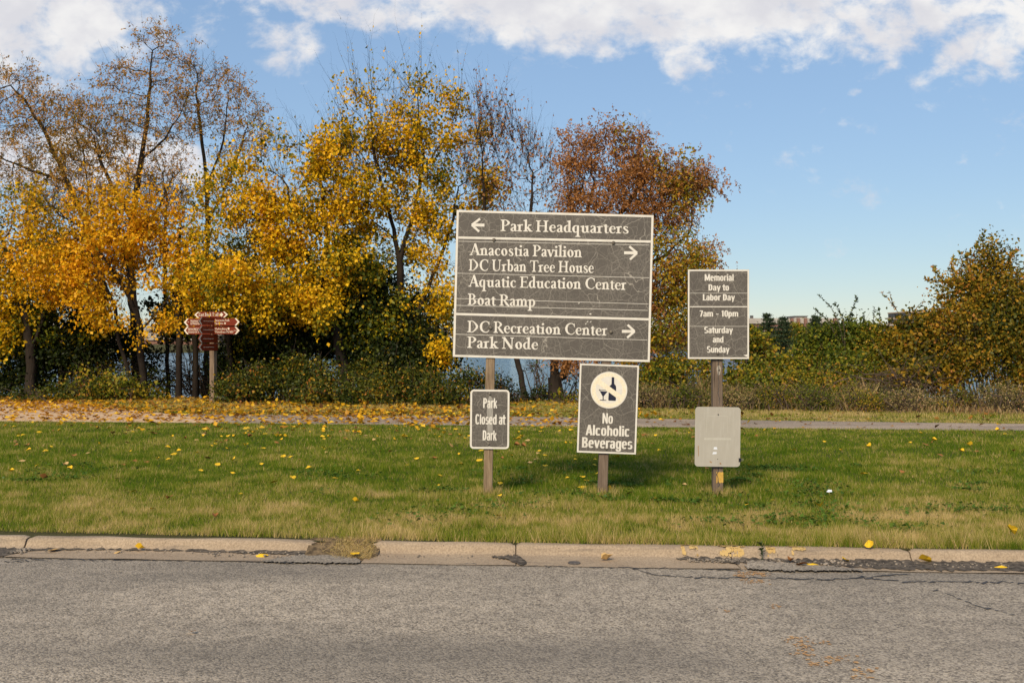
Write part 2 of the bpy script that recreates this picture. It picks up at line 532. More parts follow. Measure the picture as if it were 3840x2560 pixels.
def make_sign_face():
    """brown-grey sheeting crazed with pale cracks"""
    mt, t, out = material('crazed_sign_sheeting')
    o = objc(t)
    warp = t.noise(o, 5.0, 3.0, 0.5, 0, 1)
    wv = t.n('ShaderNodeVectorMath', operation='MULTIPLY_ADD')
    t.link(warp, wv.inputs[0]); wv.inputs[1].default_value = (0.10, 0.10, 0.10); t.link(o, wv.inputs[2])
    v = wv.outputs[0]
    big = t.voronoi(v, 5.0, 'DISTANCE_TO_EDGE')
    mid = t.voronoi(t.vscale(v, (1, 1, 0.8), (3, 1, 2)), 13.0, 'DISTANCE_TO_EDGE')
    fin = t.voronoi(t.vscale(v, (1.25, 1, 0.8), (7, 2, 5)), 34.0, 'DISTANCE_TO_EDGE')
    k = t.step(t.noise(o, 2.6, 2.0), 0.42, 0.6)
    c1 = t.step(big, 0.002, 0.008, 0.55, 0.0)
    c2 = t.step(mid, 0.008, 0.024, 0.22, 0.0)
    c3 = t.math('MULTIPLY', t.step(fin, 0.02, 0.10, 0.14, 0.0), k)
    cr = t.math('MAXIMUM', t.math('MAXIMUM', c1, c2), c3)
    n = t.noise(t.vscale(o, (1, 1, 0.5)), 3.0, 5.0, 0.6)
    n2 = t.noise(o, 60.0, 3.0, 0.7)
    base = t.mix(n, (0.078, 0.067, 0.056), (0.115, 0.099, 0.083))
    base = t.mix(t.step(n2, 0.4, 0.7, 0.0, 0.25), base, (0.19, 0.165, 0.14))
    c = t.mix(cr, base, (0.50, 0.45, 0.37))
    principled(t, out, c, 0.55, 0.3)
    return mt


M['sign_face'] = make_sign_face()
M['sign_white'] = simple('white_sign_sheeting', (0.66, 0.605, 0.52), (0.74, 0.69, 0.605), 12.0, 0.55)
M['sign_cream'] = simple('faded_red_ring', (0.74, 0.62, 0.44), (0.86, 0.76, 0.58), 60.0, 0.6)
M['sign_black'] = simple('navy_black_print', (0.012, 0.013, 0.03), (0.02, 0.021, 0.04), 20.0, 0.5)
M['bolt'] = simple('weathered_bolt_steel', (0.07, 0.055, 0.04), (0.20, 0.17, 0.13), 60.0, 0.6, 0.5, metal=0.3)
M['rust'] = simple('rust_stain', (0.26, 0.14, 0.06), (0.40, 0.25, 0.13), 60.0, 0.8)


def make_grey_sheet():
    mt, t, out = material('bare_grey_sign_back')
    o = objc(t)
    n = t.noise(t.vscale(o, (1.0, 1, 0.5)), 5.0, 6.0, 0.65)
    n2 = t.noise(t.vscale(o, (6, 6, 0.6)), 9.0, 4.0, 0.6)
    sp = t.step(t.noise(o, 32.0, 3.0, 0.6), 0.70, 0.76)
    c = t.mix(n, (0.33, 0.30, 0.245), (0.47, 0.43, 0.365))
    c = t.mix(t.step(n2, 0.45, 0.75, 0.0, 0.35), c, (0.50, 0.47, 0.41))
    c = t.mix(t.math('MULTIPLY', sp, 0.6), c, (0.24, 0.16, 0.10))
    principled(t, out, c, 0.6, 0.35)
    return mt


M['grey_sheet'] = make_grey_sheet()
M['ghost'] = simple('ghost_of_old_letters', (0.45, 0.42, 0.35), (0.50, 0.47, 0.40), 30.0, 0.6)
M['trail_red'] = simple('trail_sign_maroon', (0.155, 0.020, 0.005), (0.185, 0.028, 0.008), 10.0, 0.5)
M['trail_cream'] = simple('trail_sign_cream', (0.72, 0.62, 0.48), (0.78, 0.68, 0.54), 30.0, 0.55)
M['clip_black'] = simple('black_clip_metal', (0.02, 0.02, 0.025), None, rough=0.4)
M['clip_wire'] = simple('clip_wire', (0.55, 0.5, 0.42), None, rough=0.3, metal=0.6)


# ------------------------------------------------------------------ ground, road, water
def asph(x): return 7.25 - 0.071 * x          # edge of the asphalt
def kback(x): return 7.69 - 0.071 * x         # back of the kerb
def pnear(x): return 18.2 - 0.112 * x
def pfar(x): return np.where(np.asarray(x) < 0, 20.55 - 0.10 * np.asarray(x), 20.55 - 0.225 * np.asarray(x) + 0.0035 * np.asarray(x) ** 2)
def bank(x): return 26.2 - 0.17 * x


def at_asph(px, o=0.0):
    k = (px - 1920) / FPX
    return k * (7.25 + o) / (1 + 0.071 * k)


ZR = -0.085


def sheet(name, f0, f1, z0, z1, xs, rows, mat, bump=0.0, seed=1):
    xs = np.asarray(xs)
    V = []
    for k in range(rows + 1):
        t = k / rows
        y = f0(xs) * (1 - t) + f1(xs) * t
        z = np.full_like(xs, z0 * (1 - t) + z1 * t, dtype=float)
        if bump:
            z = z + bump * (fbm(xs * 0.8, y * 0.8, seed) - 0.5)
        V.append(np.stack([xs, y, z], 1))
    n = len(xs)
    V = np.concatenate(V)
    a = np.arange(n - 1)
    F = np.concatenate([np.stack([r * n + a, r * n + a + 1, (r + 1) * n + a + 1, (r + 1) * n + a], 1) for r in range(rows)])
    return np_mesh(name, V, [F], mat)


X = np.concatenate([np.linspace(-100, -20, 17), np.linspace(-19, 19, 77), np.linspace(20, 100, 17)])
tag(sheet('lawn', lambda x: kback(x) - 0.03, lambda x: bank(x), -0.010, -0.010, X, 40, M['soil'], 0.0), kind='structure')
tag(sheet('river_bank', lambda x: bank(x), lambda x: bank(x) + 9, -0.010, -2.6, X, 12, M['soil'], 0.0), kind='structure')
tag(sheet('road', lambda x: x * 0 - 9.0, lambda x: asph(x) + 0.03, ZR, ZR, X, 6, M['asphalt']), kind='structure')
tag(sheet('kerb_bedding', lambda x: asph(x) + 0.02, lambda x: kback(x) + 1.2, -.13, -.13, X, 3, M['soil']), kind='structure')
tag(sheet('verge', lambda x: x * 0 - 80.0, lambda x: x * 0 - 9.0, ZR - .01, ZR - .005, X, 4, M['soil']), kind='structure')
tag(sheet('footpath', pnear, pfar, 0.006, 0.006, X, 4, M['path']), kind='structure')
wm = MB(); wm.poly([(-4000, 25, -2.0), (4000, 25, -2.0), (4000, 5000, -2.0), (-4000, 5000, -2.0)])
tag(wm.build('river', M['water']), kind='structure')
# trodden earth patch at the left end of the path
xe = np.linspace(-14.5, -5.6, 40)
tag(sheet('earth_patch', lambda x: pnear(x) - 0.05 + 0.15 * (fbm(x * 1.5, x * 0, 5) - .5), lambda x: np.minimum(24.6 - 0.10 * x, pnear(x) + 0.6 + 0.9 * np.clip(-5.6 - x, 0, 9)) + 0.3 * (fbm(x * 1.2, x * 0 + 4, 7) - .5), 0.011, 0.011, xe, 6, M['bare_earth']), kind='structure')
# far shore
fm = MB()
fx = np.linspace(-900, 900, 60)
fm.grid([[(x, 330 + 25 * math.sin(x * 0.01), -2.3) for x in fx], [(x, 342 + 25 * math.sin(x * 0.01), 0.2) for x in fx], [(x, 480, 1.2 + 1.5 * math.sin(x * .02)) for x in fx], [(x, 1500, 4) for x in fx]])
tag(fm.build('far_shore', M['soil'], smooth=True), kind='structure')


# kerb and gutter: one casting per joint
PROF = [(0.0, -0.078), (0.16, -0.078), (0.31, -0.076), (0.335, -0.068), (0.350, -0.045), (0.362, -0.020), (0.378, -0.005), (0.400, 0.0), (0.445, -0.001), (0.455, -0.006), (0.458, -0.15)]


def kerb(px0, px1, s0=0.0, s1=0.0, seed=0):
    x0, x1 = at_asph(px0), at_asph(px1)
    n = max(6, int((x1 - x0) / 0.05))
    rng = np.random.default_rng(seed)
    mb = MB(); rows = []
    for k in range(n + 1):
        t = k / n
        r = []
        for j, (o, z) in enumerate(PROF):
            x = x0 + (x1 - x0) * t + (s0 * (1 - t) ** 4 + s1 * t ** 4) * o / 0.44
            worn = 0.0
            if seed and (k == 0 or k == n) and j > 2: worn = -0.012 * min(1, (j - 2) / 3)
            x += (0.02 * rng.normal() if (k in (0, n) and (s0 if k == 0 else s1)) else 0)
            zz = z + 0.009 * (float(vnoise(np.array(x * 3.1), np.array(o * 20.0), seed + 3)) - .5) + worn
            oo = o + 0.013 * (float(vnoise(np.array(x * 2.3), np.array(o * 9.0), seed + 9)) - .5) * (o > 0)
            r.append((x, asph(x) + oo, zz))
        rows.append(r)
    mb.grid(rows)
    mb.poly(list(reversed([rows[0][j] for j in range(len(PROF))]))); mb.poly([rows[-1][j] for j in range(len(PROF))])
    o = mb.build('kerb', M['concrete'], smooth=True)
    md = o.modifiers.new('edges', 'EDGE_SPLIT'); md.split_angle = math.radians(50)
    return tag(o, kind='structure')


kerb(-2500, 8, seed=11)
kerb(14, 1005, 0, 0.30, seed=1)
kerb(1350, 1933, 0.06, 0.0, seed=2)
kerb(1937, 2778, seed=3)
kerb(2783, 3486, seed=4)
kerb(3492, 6200, seed=5)


def strip_poly(name, pts_top, pts_bot, z, mat, n=60, jit=0.01, seed=0, kind='structure'):
    """thin irregular sheet between two pixel-free outlines given as (x, offset from the asphalt edge)"""
    rng = np.random.default_rng(seed)
    xs = np.linspace(pts_top[0][0], pts_top[-1][0], n)
    a = np.interp(xs, [p[0] for p in pts_top], [p[1] for p in pts_top]) + jit * rng.normal(size=n)
    b = np.interp(xs, [p[0] for p in pts_bot], [p[1] for p in pts_bot]) + jit * rng.normal(size=n)
    a = np.where(a > 0, a * 1.13, a); b = np.where(b > 0, b * 1.13, b)
    a = np.maximum(a, b + 0.004)
    rows = [[(x, asph(x) + oa, z(oa)) for x, oa in zip(xs, a)], [(x, asph(x) + (oa + ob) / 2, z((oa + ob) / 2)) for x, oa, ob in zip(xs, a, b)], [(x, asph(x) + ob, z(ob)) for x, ob in zip(xs, b)]]
    mb = MB(); mb.grid(list(reversed(rows)))
    return tag(mb.build(name, mat), kind=kind)


def gz(h):
    return lambda o: float(np.interp(o, [-0.5, 0, 0.16, 0.31, 0.335], [ZR, -0.078, -0.078, -0.076, -0.068])) + h


xa = at_asph
strip_poly('gutter_dirt', [(xa(-600), .27), (xa(0), .27), (xa(60), .26), (xa(300), .285), (xa(700), .285), (xa(1130), .29)], [(xa(-600), -.02), (xa(0), -.01), (xa(60), .21), (xa(300), .25), (xa(620), .245), (xa(900), .215), (xa(1130), .2)], gz(0.005), M['dirt'], 110, 0.013, 3)
strip_poly('gutter_dirt', [(xa(1840), .24), (xa(1900), .27), (xa(1950), .27), (xa(1975), .1)], [(xa(1840), .22), (xa(1900), .16), (xa(1950), .0), (xa(1975), .04)], gz(0.005), M['dirt'], 24, 0.012, 4)
strip_poly('gutter_dirt', [(xa(2560), .28), (xa(2700), .29), (xa(2900), .29), (xa(3300), .29), (xa(3840), .29), (xa(4500), .29)], [(xa(2560), .25), (xa(2700), .19), (xa(2840), .12), (xa(2960), .2), (xa(3200), .10), (xa(3350), .03), (xa(3840), .06), (xa(4500), .1)], gz(0.0055), M['dirt'], 150, 0.018, 5)
strip_poly('asphalt_patch', [(xa(2800), .06), (xa(2850), .22), (xa(2950), .17), (xa(3100), .1), (xa(3230), .02)], [(xa(2800), -.02), (xa(2850), -.05), (xa(2950), -.06), (xa(3100), -.05), (xa(3230), -.03)], gz(0.011), M['asphalt'], 80, 0.013, 6)
strip_poly('asphalt_patch', [(xa(985), .0), (xa(1100), .2), (xa(1200), .26), (xa(1290), .24), (xa(1350), .03)], [(xa(985), -.03), (xa(1100), -.04), (xa(1200), -.04), (xa(1290), -.04), (xa(1350), -.03)], gz(0.008), M['asphalt'], 60, 0.014, 7)
# earth in the gap between two kerbs
gm = MB()
gx = np.linspace(xa(1120), xa(1400), 30)
gm.grid([[(x, asph(x) + o + 0.02 * math.sin(x * 31 + o * 9), z + 0.014 * (float(vnoise(np.array(x * 9), np.array(o * 14), 3)) - .5)) for x in gx] for o, z in ((0.02, -0.10), (0.12, -0.082), (0.22, -0.07), (0.31, -0.05), (0.40, -0.02), (0.47, 0.004), (0.56, 0.004))])
tag(gm.build('bare_ground', simple('straw_strewn_earth', (.07, .05, .03), (.24, .165, .09), 26.0, .95, .1, .015), smooth=True), kind='structure')


def ribbon(name, pts, width, z, mat, seed=0, parent=None):
    """wandering crack lying on the road: pts are photo pixels on the road plane"""
    rng = np.random.default_rng(seed)
    pl = []
    for (ax, ay), (bx, by) in zip(pts[:-1], pts[1:]):
        n = max(2, int(abs(bx - ax) / 14))
        for k in range(n):
            t = k / n
            pl.append((ax + (bx - ax) * t + rng.normal() * 3, ay + (by - ay) * t + rng.normal() * 2.2))
    up, lo = [], []
    for px, py in pl:
        d = (CAMZ - ZR) * FPX / (py - 1280)
        x = (px - 1920) / FPX * d
        wd = width * (0.35 + 1.3 * rng.random())
        up.append((x, d + wd, z)); lo.append((x, d - wd, z))
    mb = MB(); mb.grid([lo, up])
    return tag(mb.build(name, mat), kind='structure')


ribbon('road_crack', [(2370, 2132), (2460, 2156), (2560, 2163), (2680, 2168), (2820, 2166), (2950, 2170), (3120, 2173), (3220, 2166), (3400, 2182), (3560, 2180), (3840, 2186), (4100, 2190)], 0.011, ZR + 0.004, M['crack'], 1)
ribbon('road_crack', [(3220, 2166), (3330, 2158), (3420, 2150)], 0.010, ZR + 0.004, M['crack'], 2)
ribbon('road_crack', [(3440, 2186), (3560, 2230), (3660, 2270), (3820, 2310)], 0.009, ZR + 0.004, M['crack'], 3)
ribbon('road_crack', [(1000, 2109), (1100, 2112), (1200, 2104), (1330, 2110)], 0.009, ZR + 0.013, M['crack'], 4)
ribbon('road_crack', [(20, 2108), (80, 2104), (180, 2096)], 0.008, ZR + 0.004, M['crack'], 5)
ribbon('road_seam', [(40, 2095), (600, 2101), (1000, 2107)], 0.007, ZR + 0.0045, M['crack'], 6)
ribbon('road_seam', [(1340, 2108), (1900, 2118), (2400, 2131), (2620, 2133), (2800, 2138)], 0.008, ZR + 0.0045, M['crack'], 7)


def flakes(name, strokes, mat, seed, size=0.022, dens=900, height=0.005):
    """worn paint: many small chips left along the strokes (photo pixels on the road)"""
    rng = np.random.default_rng(seed)
    V, F = [], []
    for (ax, ay, bx, by, wd, cov) in strokes:
        da, db = (CAMZ - ZR) * FPX / (ay - 1280), (CAMZ - ZR) * FPX / (by - 1280)
        A = np.array([(ax - 1920) / FPX * da, da]); B = np.array([(bx - 1920) / FPX * db, db])
        L = np.linalg.norm(B - A); n = int(dens * L * wd * cov * 2)
        for k in range(n):
            t = rng.random(); s = rng.normal() * wd * 0.45
            c = A + (B - A) * t + np.array([-(B - A)[1], (B - A)[0]]) / L * s
            if vnoise(np.array(c[0] * 9), np.array(c[1] * 9), seed) < 0.38: continue
            r = size * (0.3 + rng.random()); a0 = rng.random() * 6.28
            i = len(V)
            for q in range(5):
                rr = r * (0.6 + 0.5 * rng.random())
                V.append((c[0] + rr * math.cos(a0 + q * 1.2566), c[1] + rr * math.sin(a0 + q * 1.2566), ZR + height + k * 2e-7))
            F.append([i, i + 1, i + 2, i + 3, i + 4])
    return tag(np_mesh(name, V, [np.array(F)], mat), kind='structure')


flakes('road_paint_marking', [(2755, 2160, 2830, 2143, .09, 1.0), (2830, 2143, 2870, 2162, .06, 1.0), (2780, 2172, 2890, 2190, .10, .55), (2650, 2220, 2740, 2310, .03, .25), (2880, 2260, 2930, 2285, .06, .25),
                              (2900, 2395, 3060, 2440, .07, .6), (2960, 2390, 3110, 2420, .07, .5), (2985, 2445, 3110, 2490, .07, .65), (3100, 2460, 3220, 2480, .09, .75), (3030, 2490, 3290, 2520, .05, .6), (3110, 2470, 3060, 2430, .06, .4), (3180, 2545, 3260, 2560, .12, .8)], M['orange_paint'], 5, 0.010, 3000)


def kerb_paint(px0, px1, seed, lo=.34, hi=.43, dens=1.0):
    lo, hi = max(lo, .34), .44
    rng = np.random.default_rng(seed)
    V, F = [], []
    x0, x1 = at_asph(px0), at_asph(px1)
    for k in range(int(2000 * (x1 - x0) * dens) + 90):
        x = x0 + (x1 - x0) * rng.random(); o = lo + (hi - lo) * rng.random()
        if vnoise(np.array(x * 22), np.array(o * 40), seed) < 0.55: continue
        r = 0.0075 * (0.4 + rng.random()); a0 = rng.random() * 6.28; i = len(V)
        for q in range(5):
            oo = o + r * math.sin(a0 + q * 1.2566); xx = x + r * math.cos(a0 + q * 1.2566)
            V.append((xx, asph(xx) + oo - .004, float(np.interp(oo, [p[0] for p in PROF], [p[1] for p in PROF])) + 0.0055))
        F.append([i, i + 1, i + 2, i + 3, i + 4])
    return tag(np_mesh('kerb_paint_marking', V, [np.array(F)], M['kerb_paint']), kind='structure')


kerb_paint(2590, 2650, 1, .31, .43, 1.5); kerb_paint(2740, 2840, 2, .30, .43, 1.6); kerb_paint(2925, 2955, 3, .29, .43, 2.0); kerb_paint(3020, 3075, 4, .30, .4, .8)

# pebbles along the gutter: more than one could count
rng = np.random.default_rng(8)
V, F = [], []
ICO_V = np.array([(0, 0, 1), (.89, 0, .45), (.28, .85, .45), (-.72, .53, .45), (-.72, -.53, .45), (.28, -.85, .45), (.72, .53, -.45), (-.28, .85, -.45), (-.89, 0, -.45), (-.28, -.85, -.45), (.72, -.53, -.45), (0, 0, -1)])
ICO_F = np.array([(0, 1, 2), (0, 2, 3), (0, 3, 4), (0, 4, 5), (0, 5, 1), (1, 6, 2), (2, 6, 7), (2, 7, 3), (3, 7, 8), (3, 8, 4), (4, 8, 9), (4, 9, 5), (5, 9, 10), (5, 10, 1), (1, 10, 6), (11, 7, 6), (11, 8, 7), (11, 9, 8), (11, 10, 9), (11, 6, 10)])
for (p0, p1, o0, o1, n, smax) in ((2600, 2830, .17, .28, 170, .012), (3080, 3330, .12, .28, 60, .014), (2860, 3080, .10, .28, 60, .012), (20, 900, .18, .28, 70, .008), (760, 1130, .12, .28, 70, .012), (1380, 1800, .2, .28, 26, .009), (3350, 3840, .12, .28, 60, .01), (0, 60, .1, .28, 60, .014)):
    for k in range(n):
        px = p0 + (p1 - p0) * rng.random(); o = o0 + (o1 - o0) * rng.random()
        x = at_asph(px); s = smax * (0.25 + 0.75 * rng.random() ** 2)
        c = np.array([x, asph(x) + o, gz(0.006)(o) + s * 0.4])
        V.append(c + ICO_V * s * np.array([1 + .4 * rng.random(), 1, .7]) * (0.85 + .3 * rng.random((12, 1))))
        F.append(ICO_F + 12 * (len(V) - 1))
tag(np_mesh('gravel', np.concatenate(V), [np.concatenate(F)], M['pebble'], smooth=True), 'loose gravel and pebbles lying in the dirty gutter along the kerb', 'gravel', kind='stuff')

# round cap in the gutter
x = at_asph(2153, .1)
cm = MB()
ring = lambda r, z: [(r * math.cos(k / 24 * 6.2832), r * math.sin(k / 24 * 6.2832), z) for k in range(24)]
cm.grid([ring(0.046, -0.02), ring(0.046, 0.004), ring(0.042, 0.007), ring(0.033, 0.007), ring(0.031, 0.005)], closed=True)
cm.poly(ring(0.031, 0.005))
cap = cm.build('valve_cover', M['iron'], loc=(x, asph(x) + 0.10, gz(0.002)(0.10)))
tag(cap, 'small round dark iron cover set in the concrete gutter', 'valve cover')

# ------------------------------------------------------------------ lawn grass
def grass_zone(y0, y1, dens, seed, hmul=1.0, wid=0.005, mask=None, xpad=1.12):
    rng = np.random.default_rng(seed)
    d1 = y1 + 1.6
    xm = d1 * 0.515 * xpad + 0.5
    n = int(2 * xm * (y1 - y0) * dens)
    x = rng.uniform(-xm, xm, n); t = rng.random(n)
    y = y0 + (y1 - y0) * t                         # y here is measured at x = 0; follow the kerb's slant
    yy = y - 0.071 * x * np.clip(1.6 - (y - 7.7) / 20, 1, 1.6)
    keep = np.abs(x) < (yy * 0.515 * xpad + 0.4)
    if mask is not None: keep &= mask(x, yy)
    x, yy = x[keep], yy[keep]
    return x, yy


gx, gy, gw = [], [], []
DSP = 10.07
for (a, b_, dn, wd, sd) in ((7.67, 9.2, 9000, 0.0042, 1), (9.2, 11.0, 6200, 0.005, 2), (11.0, 13.5, 4000, 0.0062, 3), (13.5, 16.5, 2300, 0.008, 4), (16.5, 20.0, 1500, 0.0105, 5), (20.0, 26.0, 900, 0.013, 6)):
    def msk(x, y):
        return (y > kback(x) - 0.012) & ((y < pnear(x) + 0.06) | (y > pfar(x) - 0.05)) & (y < bank(x) + 0.4) & ~((x < -5.2) & (y > pnear(x) - 0.05) & (y < pnear(x) + 0.7 + 0.9 * np.clip(-5.6 - x, 0, 9)))
    x, y = grass_zone(a, b_, dn, sd, mask=msk)
    gx.append(x); gy.append(y); gw.append(np.full(len(x), wd))
# straw in the kerb gap
rng = np.random.default_rng(77)
n = 1900
sx = at_asph(1300) + rng.normal(size=n) * .11
sx = np.clip(sx, at_asph(1170), at_asph(1375)); so = rng.uniform(0.12, 0.5, n)
cut = so > 0.33 - 0.30 * np.clip((sx - at_asph(1180)) / 0.30, 0, 1) + .05 * rng.normal(size=n)
sx, so = sx[cut], so[cut]
n_straw = len(sx)
gx.append(sx); gy.append(asph(sx) + so); gw.append(np.full(n_straw, 0.004))
for (px_, sd_) in ((1829, 1), (2260, 2), (2694, 3)):
    c_ = P(px_, 1857, DSP); q_ = np.random.default_rng(sd_ + 500)
    an_ = q_.uniform(0, 6.28, 420); rr_ = .06 + np.abs(q_.normal(size=420)) * .09
    gx.insert(0, c_.x + rr_ * np.cos(an_)); gy.insert(0, DSP + .055 + rr_ * np.sin(an_)); gw.insert(0, np.full(420, .0055))
gx, gy, gw = np.concatenate(gx), np.concatenate(gy), np.concatenate(gw)
N = len(gx)
straw = np.zeros(N, bool); straw[-n_straw:] = True
rng = np.random.default_rng(9)
dd = gy + 0.071 * gx - 7.69                      # distance behind the kerb
patch = fbm(gx * 0.55, gy * 0.9, 21, 4)
patch2 = fbm(gx * 2.2, gy * 3.0, 31, 3)
edge_dry = np.interp(dd, [0, 0.5, 1.3, 2.4, 3.3, 5.0, 9.0, 10.5, 11.6, 13.0, 16], [0.36, 0.50, 0.43, 0.30, 0.19, 0.12, 0.15, 0.22, 0.40, 0.50, 0.48])
dry = edge_dry + (patch - 0.5) * 0.5 + (patch2 - 0.5) * 0.75 + rng.normal(size=N) * 0.16
green_clump = np.clip((fbm(gx * 1.1 + 7, gy * 1.6, 55, 3) - 0.55) * 5, 0, 1) * np.clip(dd / .5, 0, 1) * np.clip((8 - dd) / 3, 0, 1)
dry = dry - 0.25 * green_clump
tuft = vnoise(gx * 26, gy * 17, 71); tuft2 = fbm(gx * 9, gy * 6, 73, 2)
dry = dry + (tuft - .5) * .34 + (tuft2 - .5) * .45
rv = np.clip(dry, 0, 1)
rv = np.where(rng.random(N) < 0.14, np.clip(rv + 0.15 + .5 * rng.random(N), 0, 1), rv)
rv[:1260] = rng.uniform(.35, .9, 1260)
rv = np.where(straw, np.clip(.62 + .5 * rng.random(N), 0, .95), rv)
h = (0.021 + 0.027 * rng.random(N)) * (0.45 + 0.6 * patch2 + .6 * tuft)
h = np.where(dd < 0.12, h * rng.uniform(1.0, 2.6, N), h)
cl_ = np.clip((fbm(gx * 3.3, gy * 3.3, 91, 2) - .66) * 9, 0, 1) * (dd < 9)
h = h * (1 + 1.1 * cl_)
h = np.where(dd > 13.2, h * 1.8, h)
h[:1260] = rng.uniform(.04, .12, 1260)
h = np.where(straw, 0.035 * rng.random(N) + 0.01, h)
ang = rng.uniform(0, 2 * np.pi, N)
wx, wy = np.cos(ang) * gw * 0.5, np.sin(ang) * gw * 0.5 * 0.4
lean = rng.uniform(0.15, 0.75, N) * h; lean = np.where(straw, rng.uniform(1.0, 3.4, N) * h, lean)
la = rng.uniform(0, 2 * np.pi, N)
zb = np.where(straw, np.interp(gy - asph(gx), [0.02, 0.22, 0.4, 0.47], [-.09, -.065, -.02, 0.0]), -0.003)
V = np.empty((N, 3, 3), np.float32)
V[:, 0] = np.stack([gx - wx, gy - wy, zb], 1)
V[:, 1] = np.stack([gx + wx, gy + wy, zb], 1)
V[:, 2] = np.stack([gx + lean * np.cos(la), gy + lean * np.sin(la), zb + h], 1)
F = np.arange(N * 3).reshape(N, 3)
tag(np_mesh('grass', V.reshape(-1, 3), [F], M['grass'], attrs={'rnd': np.repeat(rv, 3)}), 'mown lawn grass between the kerb and the path, green with dry tan patches', 'grass', kind='stuff')


def leaf_quads(pos, d, nrm, size, aspect=0.8, fold=0.12):
    """folded kite leaves: (4n,3) vertices and (2n,3) faces"""
    d = d / (np.linalg.norm(d, axis=1, keepdims=True) + 1e-9)
    s = np.cross(d, nrm); s /= (np.linalg.norm(s, axis=1, keepdims=True) + 1e-9)
    nn = np.cross(s, d)
    sz = size[:, None]
    a = (aspect * 0.5)
    V = np.empty((len(pos), 4, 3), np.float32)
    V[:, 0] = pos
    V[:, 1] = pos + sz * (0.40 * d + a * s + fold * nn)
    V[:, 2] = pos + sz * (1.0 * d - 0.06 * nn)
    V[:, 3] = pos + sz * (0.40 * d - a * s + fold * nn)
    i = np.arange(len(pos))[:, None] * 4
    F = np.concatenate([i + np.array([[0, 1, 2]]), i + np.array([[0, 2, 3]])])
    return V.reshape(-1, 3), F


# broad-leaved clover patches in the lawn
rng = np.random.default_rng(12)
cc = []
for k in range(60):
    y = rng.uniform(8.2, 12.5); x = rng.uniform(-.5, .5) * y
    if rng.random() < .45: x = abs(x)
    m_ = int(rng.integers(20, 130)); r = rng.uniform(.06, .32)
    cc.append(np.stack([x + rng.normal(size=m_) * r, y + rng.normal(size=m_) * r * .6, np.full(m_, .02) + .025 * rng.random(m_)], 1))
cc = np.concatenate(cc); cc = cc[cc[:, 1] > kback(cc[:, 0]) + .03]
n = len(cc)
V, F = leaf_quads(cc, rng.normal(size=(n, 3)) * np.array([1, 1, .2]), np.array([[0, 0, 1.]]) + .4 * rng.normal(size=(n, 3)), rng.uniform(.018, .048, n), 1.0, .1)
tag(np_mesh('clover_weeds', V, [F], leaf_mat('clover_leaf', [(0, (.05, .10, .014)), (1, (.12, .20, .025))], .3), attrs={'rnd': np.repeat(rng.random(n), 4)}), 'bright green clover patches growing through the mown lawn', 'clover', kind='stuff')

# ------------------------------------------------------------------ lettering
T, t_ = 0.152, 0.07


def catmull(pts, n=7):
    p = [np.array(q, float) for q in pts]
    p = [2 * p[0] - p[1]] + p + [2 * p[-1] - p[-2]]
    out = []
    for i in range(1, len(p) - 2):
        for k in range(n):
            t = k / n
            out.append(0.5 * (2 * p[i] + (p[i + 1] - p[i - 1]) * t + (2 * p[i - 1] - 5 * p[i] + 4 * p[i + 1] - p[i + 2]) * t * t + (3 * p[i] - p[i - 1] - 3 * p[i + 1] + p[i + 2]) * t ** 3))
    out.append(p[-2])
    return out


def gV(x, y0, y1, w=T): return [('q', [(x - w / 2, y0), (x + w / 2, y0), (x + w / 2, y1), (x - w / 2, y1)])]
def gL(x0, y0, x1, y1, w, w1=None): return [('s', [(x0, y0, w), (x1, y1, w if w1 is None else w1)])]
def gA(*pts): return [('s', catmull(pts))]
def gSB(x, w=T, l=.11, r=.11, y=0.0): return [('q', [(x - w / 2 - l, y), (x + w / 2 + r, y), (x + w / 2 + r, y + .05), (x + w / 2, y + .11), (x - w / 2, y + .11), (x - w / 2 - l, y + .05)])]
def gST(x, w=T, l=.11, r=.11, y=1.0): return [('q', [(x - w / 2 - l, y - .05), (x - w / 2, y - .11), (x + w / 2, y - .11), (x + w / 2 + r, y - .05), (x + w / 2 + r, y), (x - w / 2 - l, y)])]
def gF(x, y, w=T): return [('q', [(x - w / 2 - .12, y - .10), (x - w / 2, y - .15), (x + w / 2, y - .2), (x + w / 2, y + .02), (x - w / 2 - .12, y - .06)])]
def gO(cx, cy, rx, ry, tv, th): return [('o', (cx, cy, rx, ry, tv, th))]
def gD(cx, cy, r): return [('d', (cx, cy, r))]


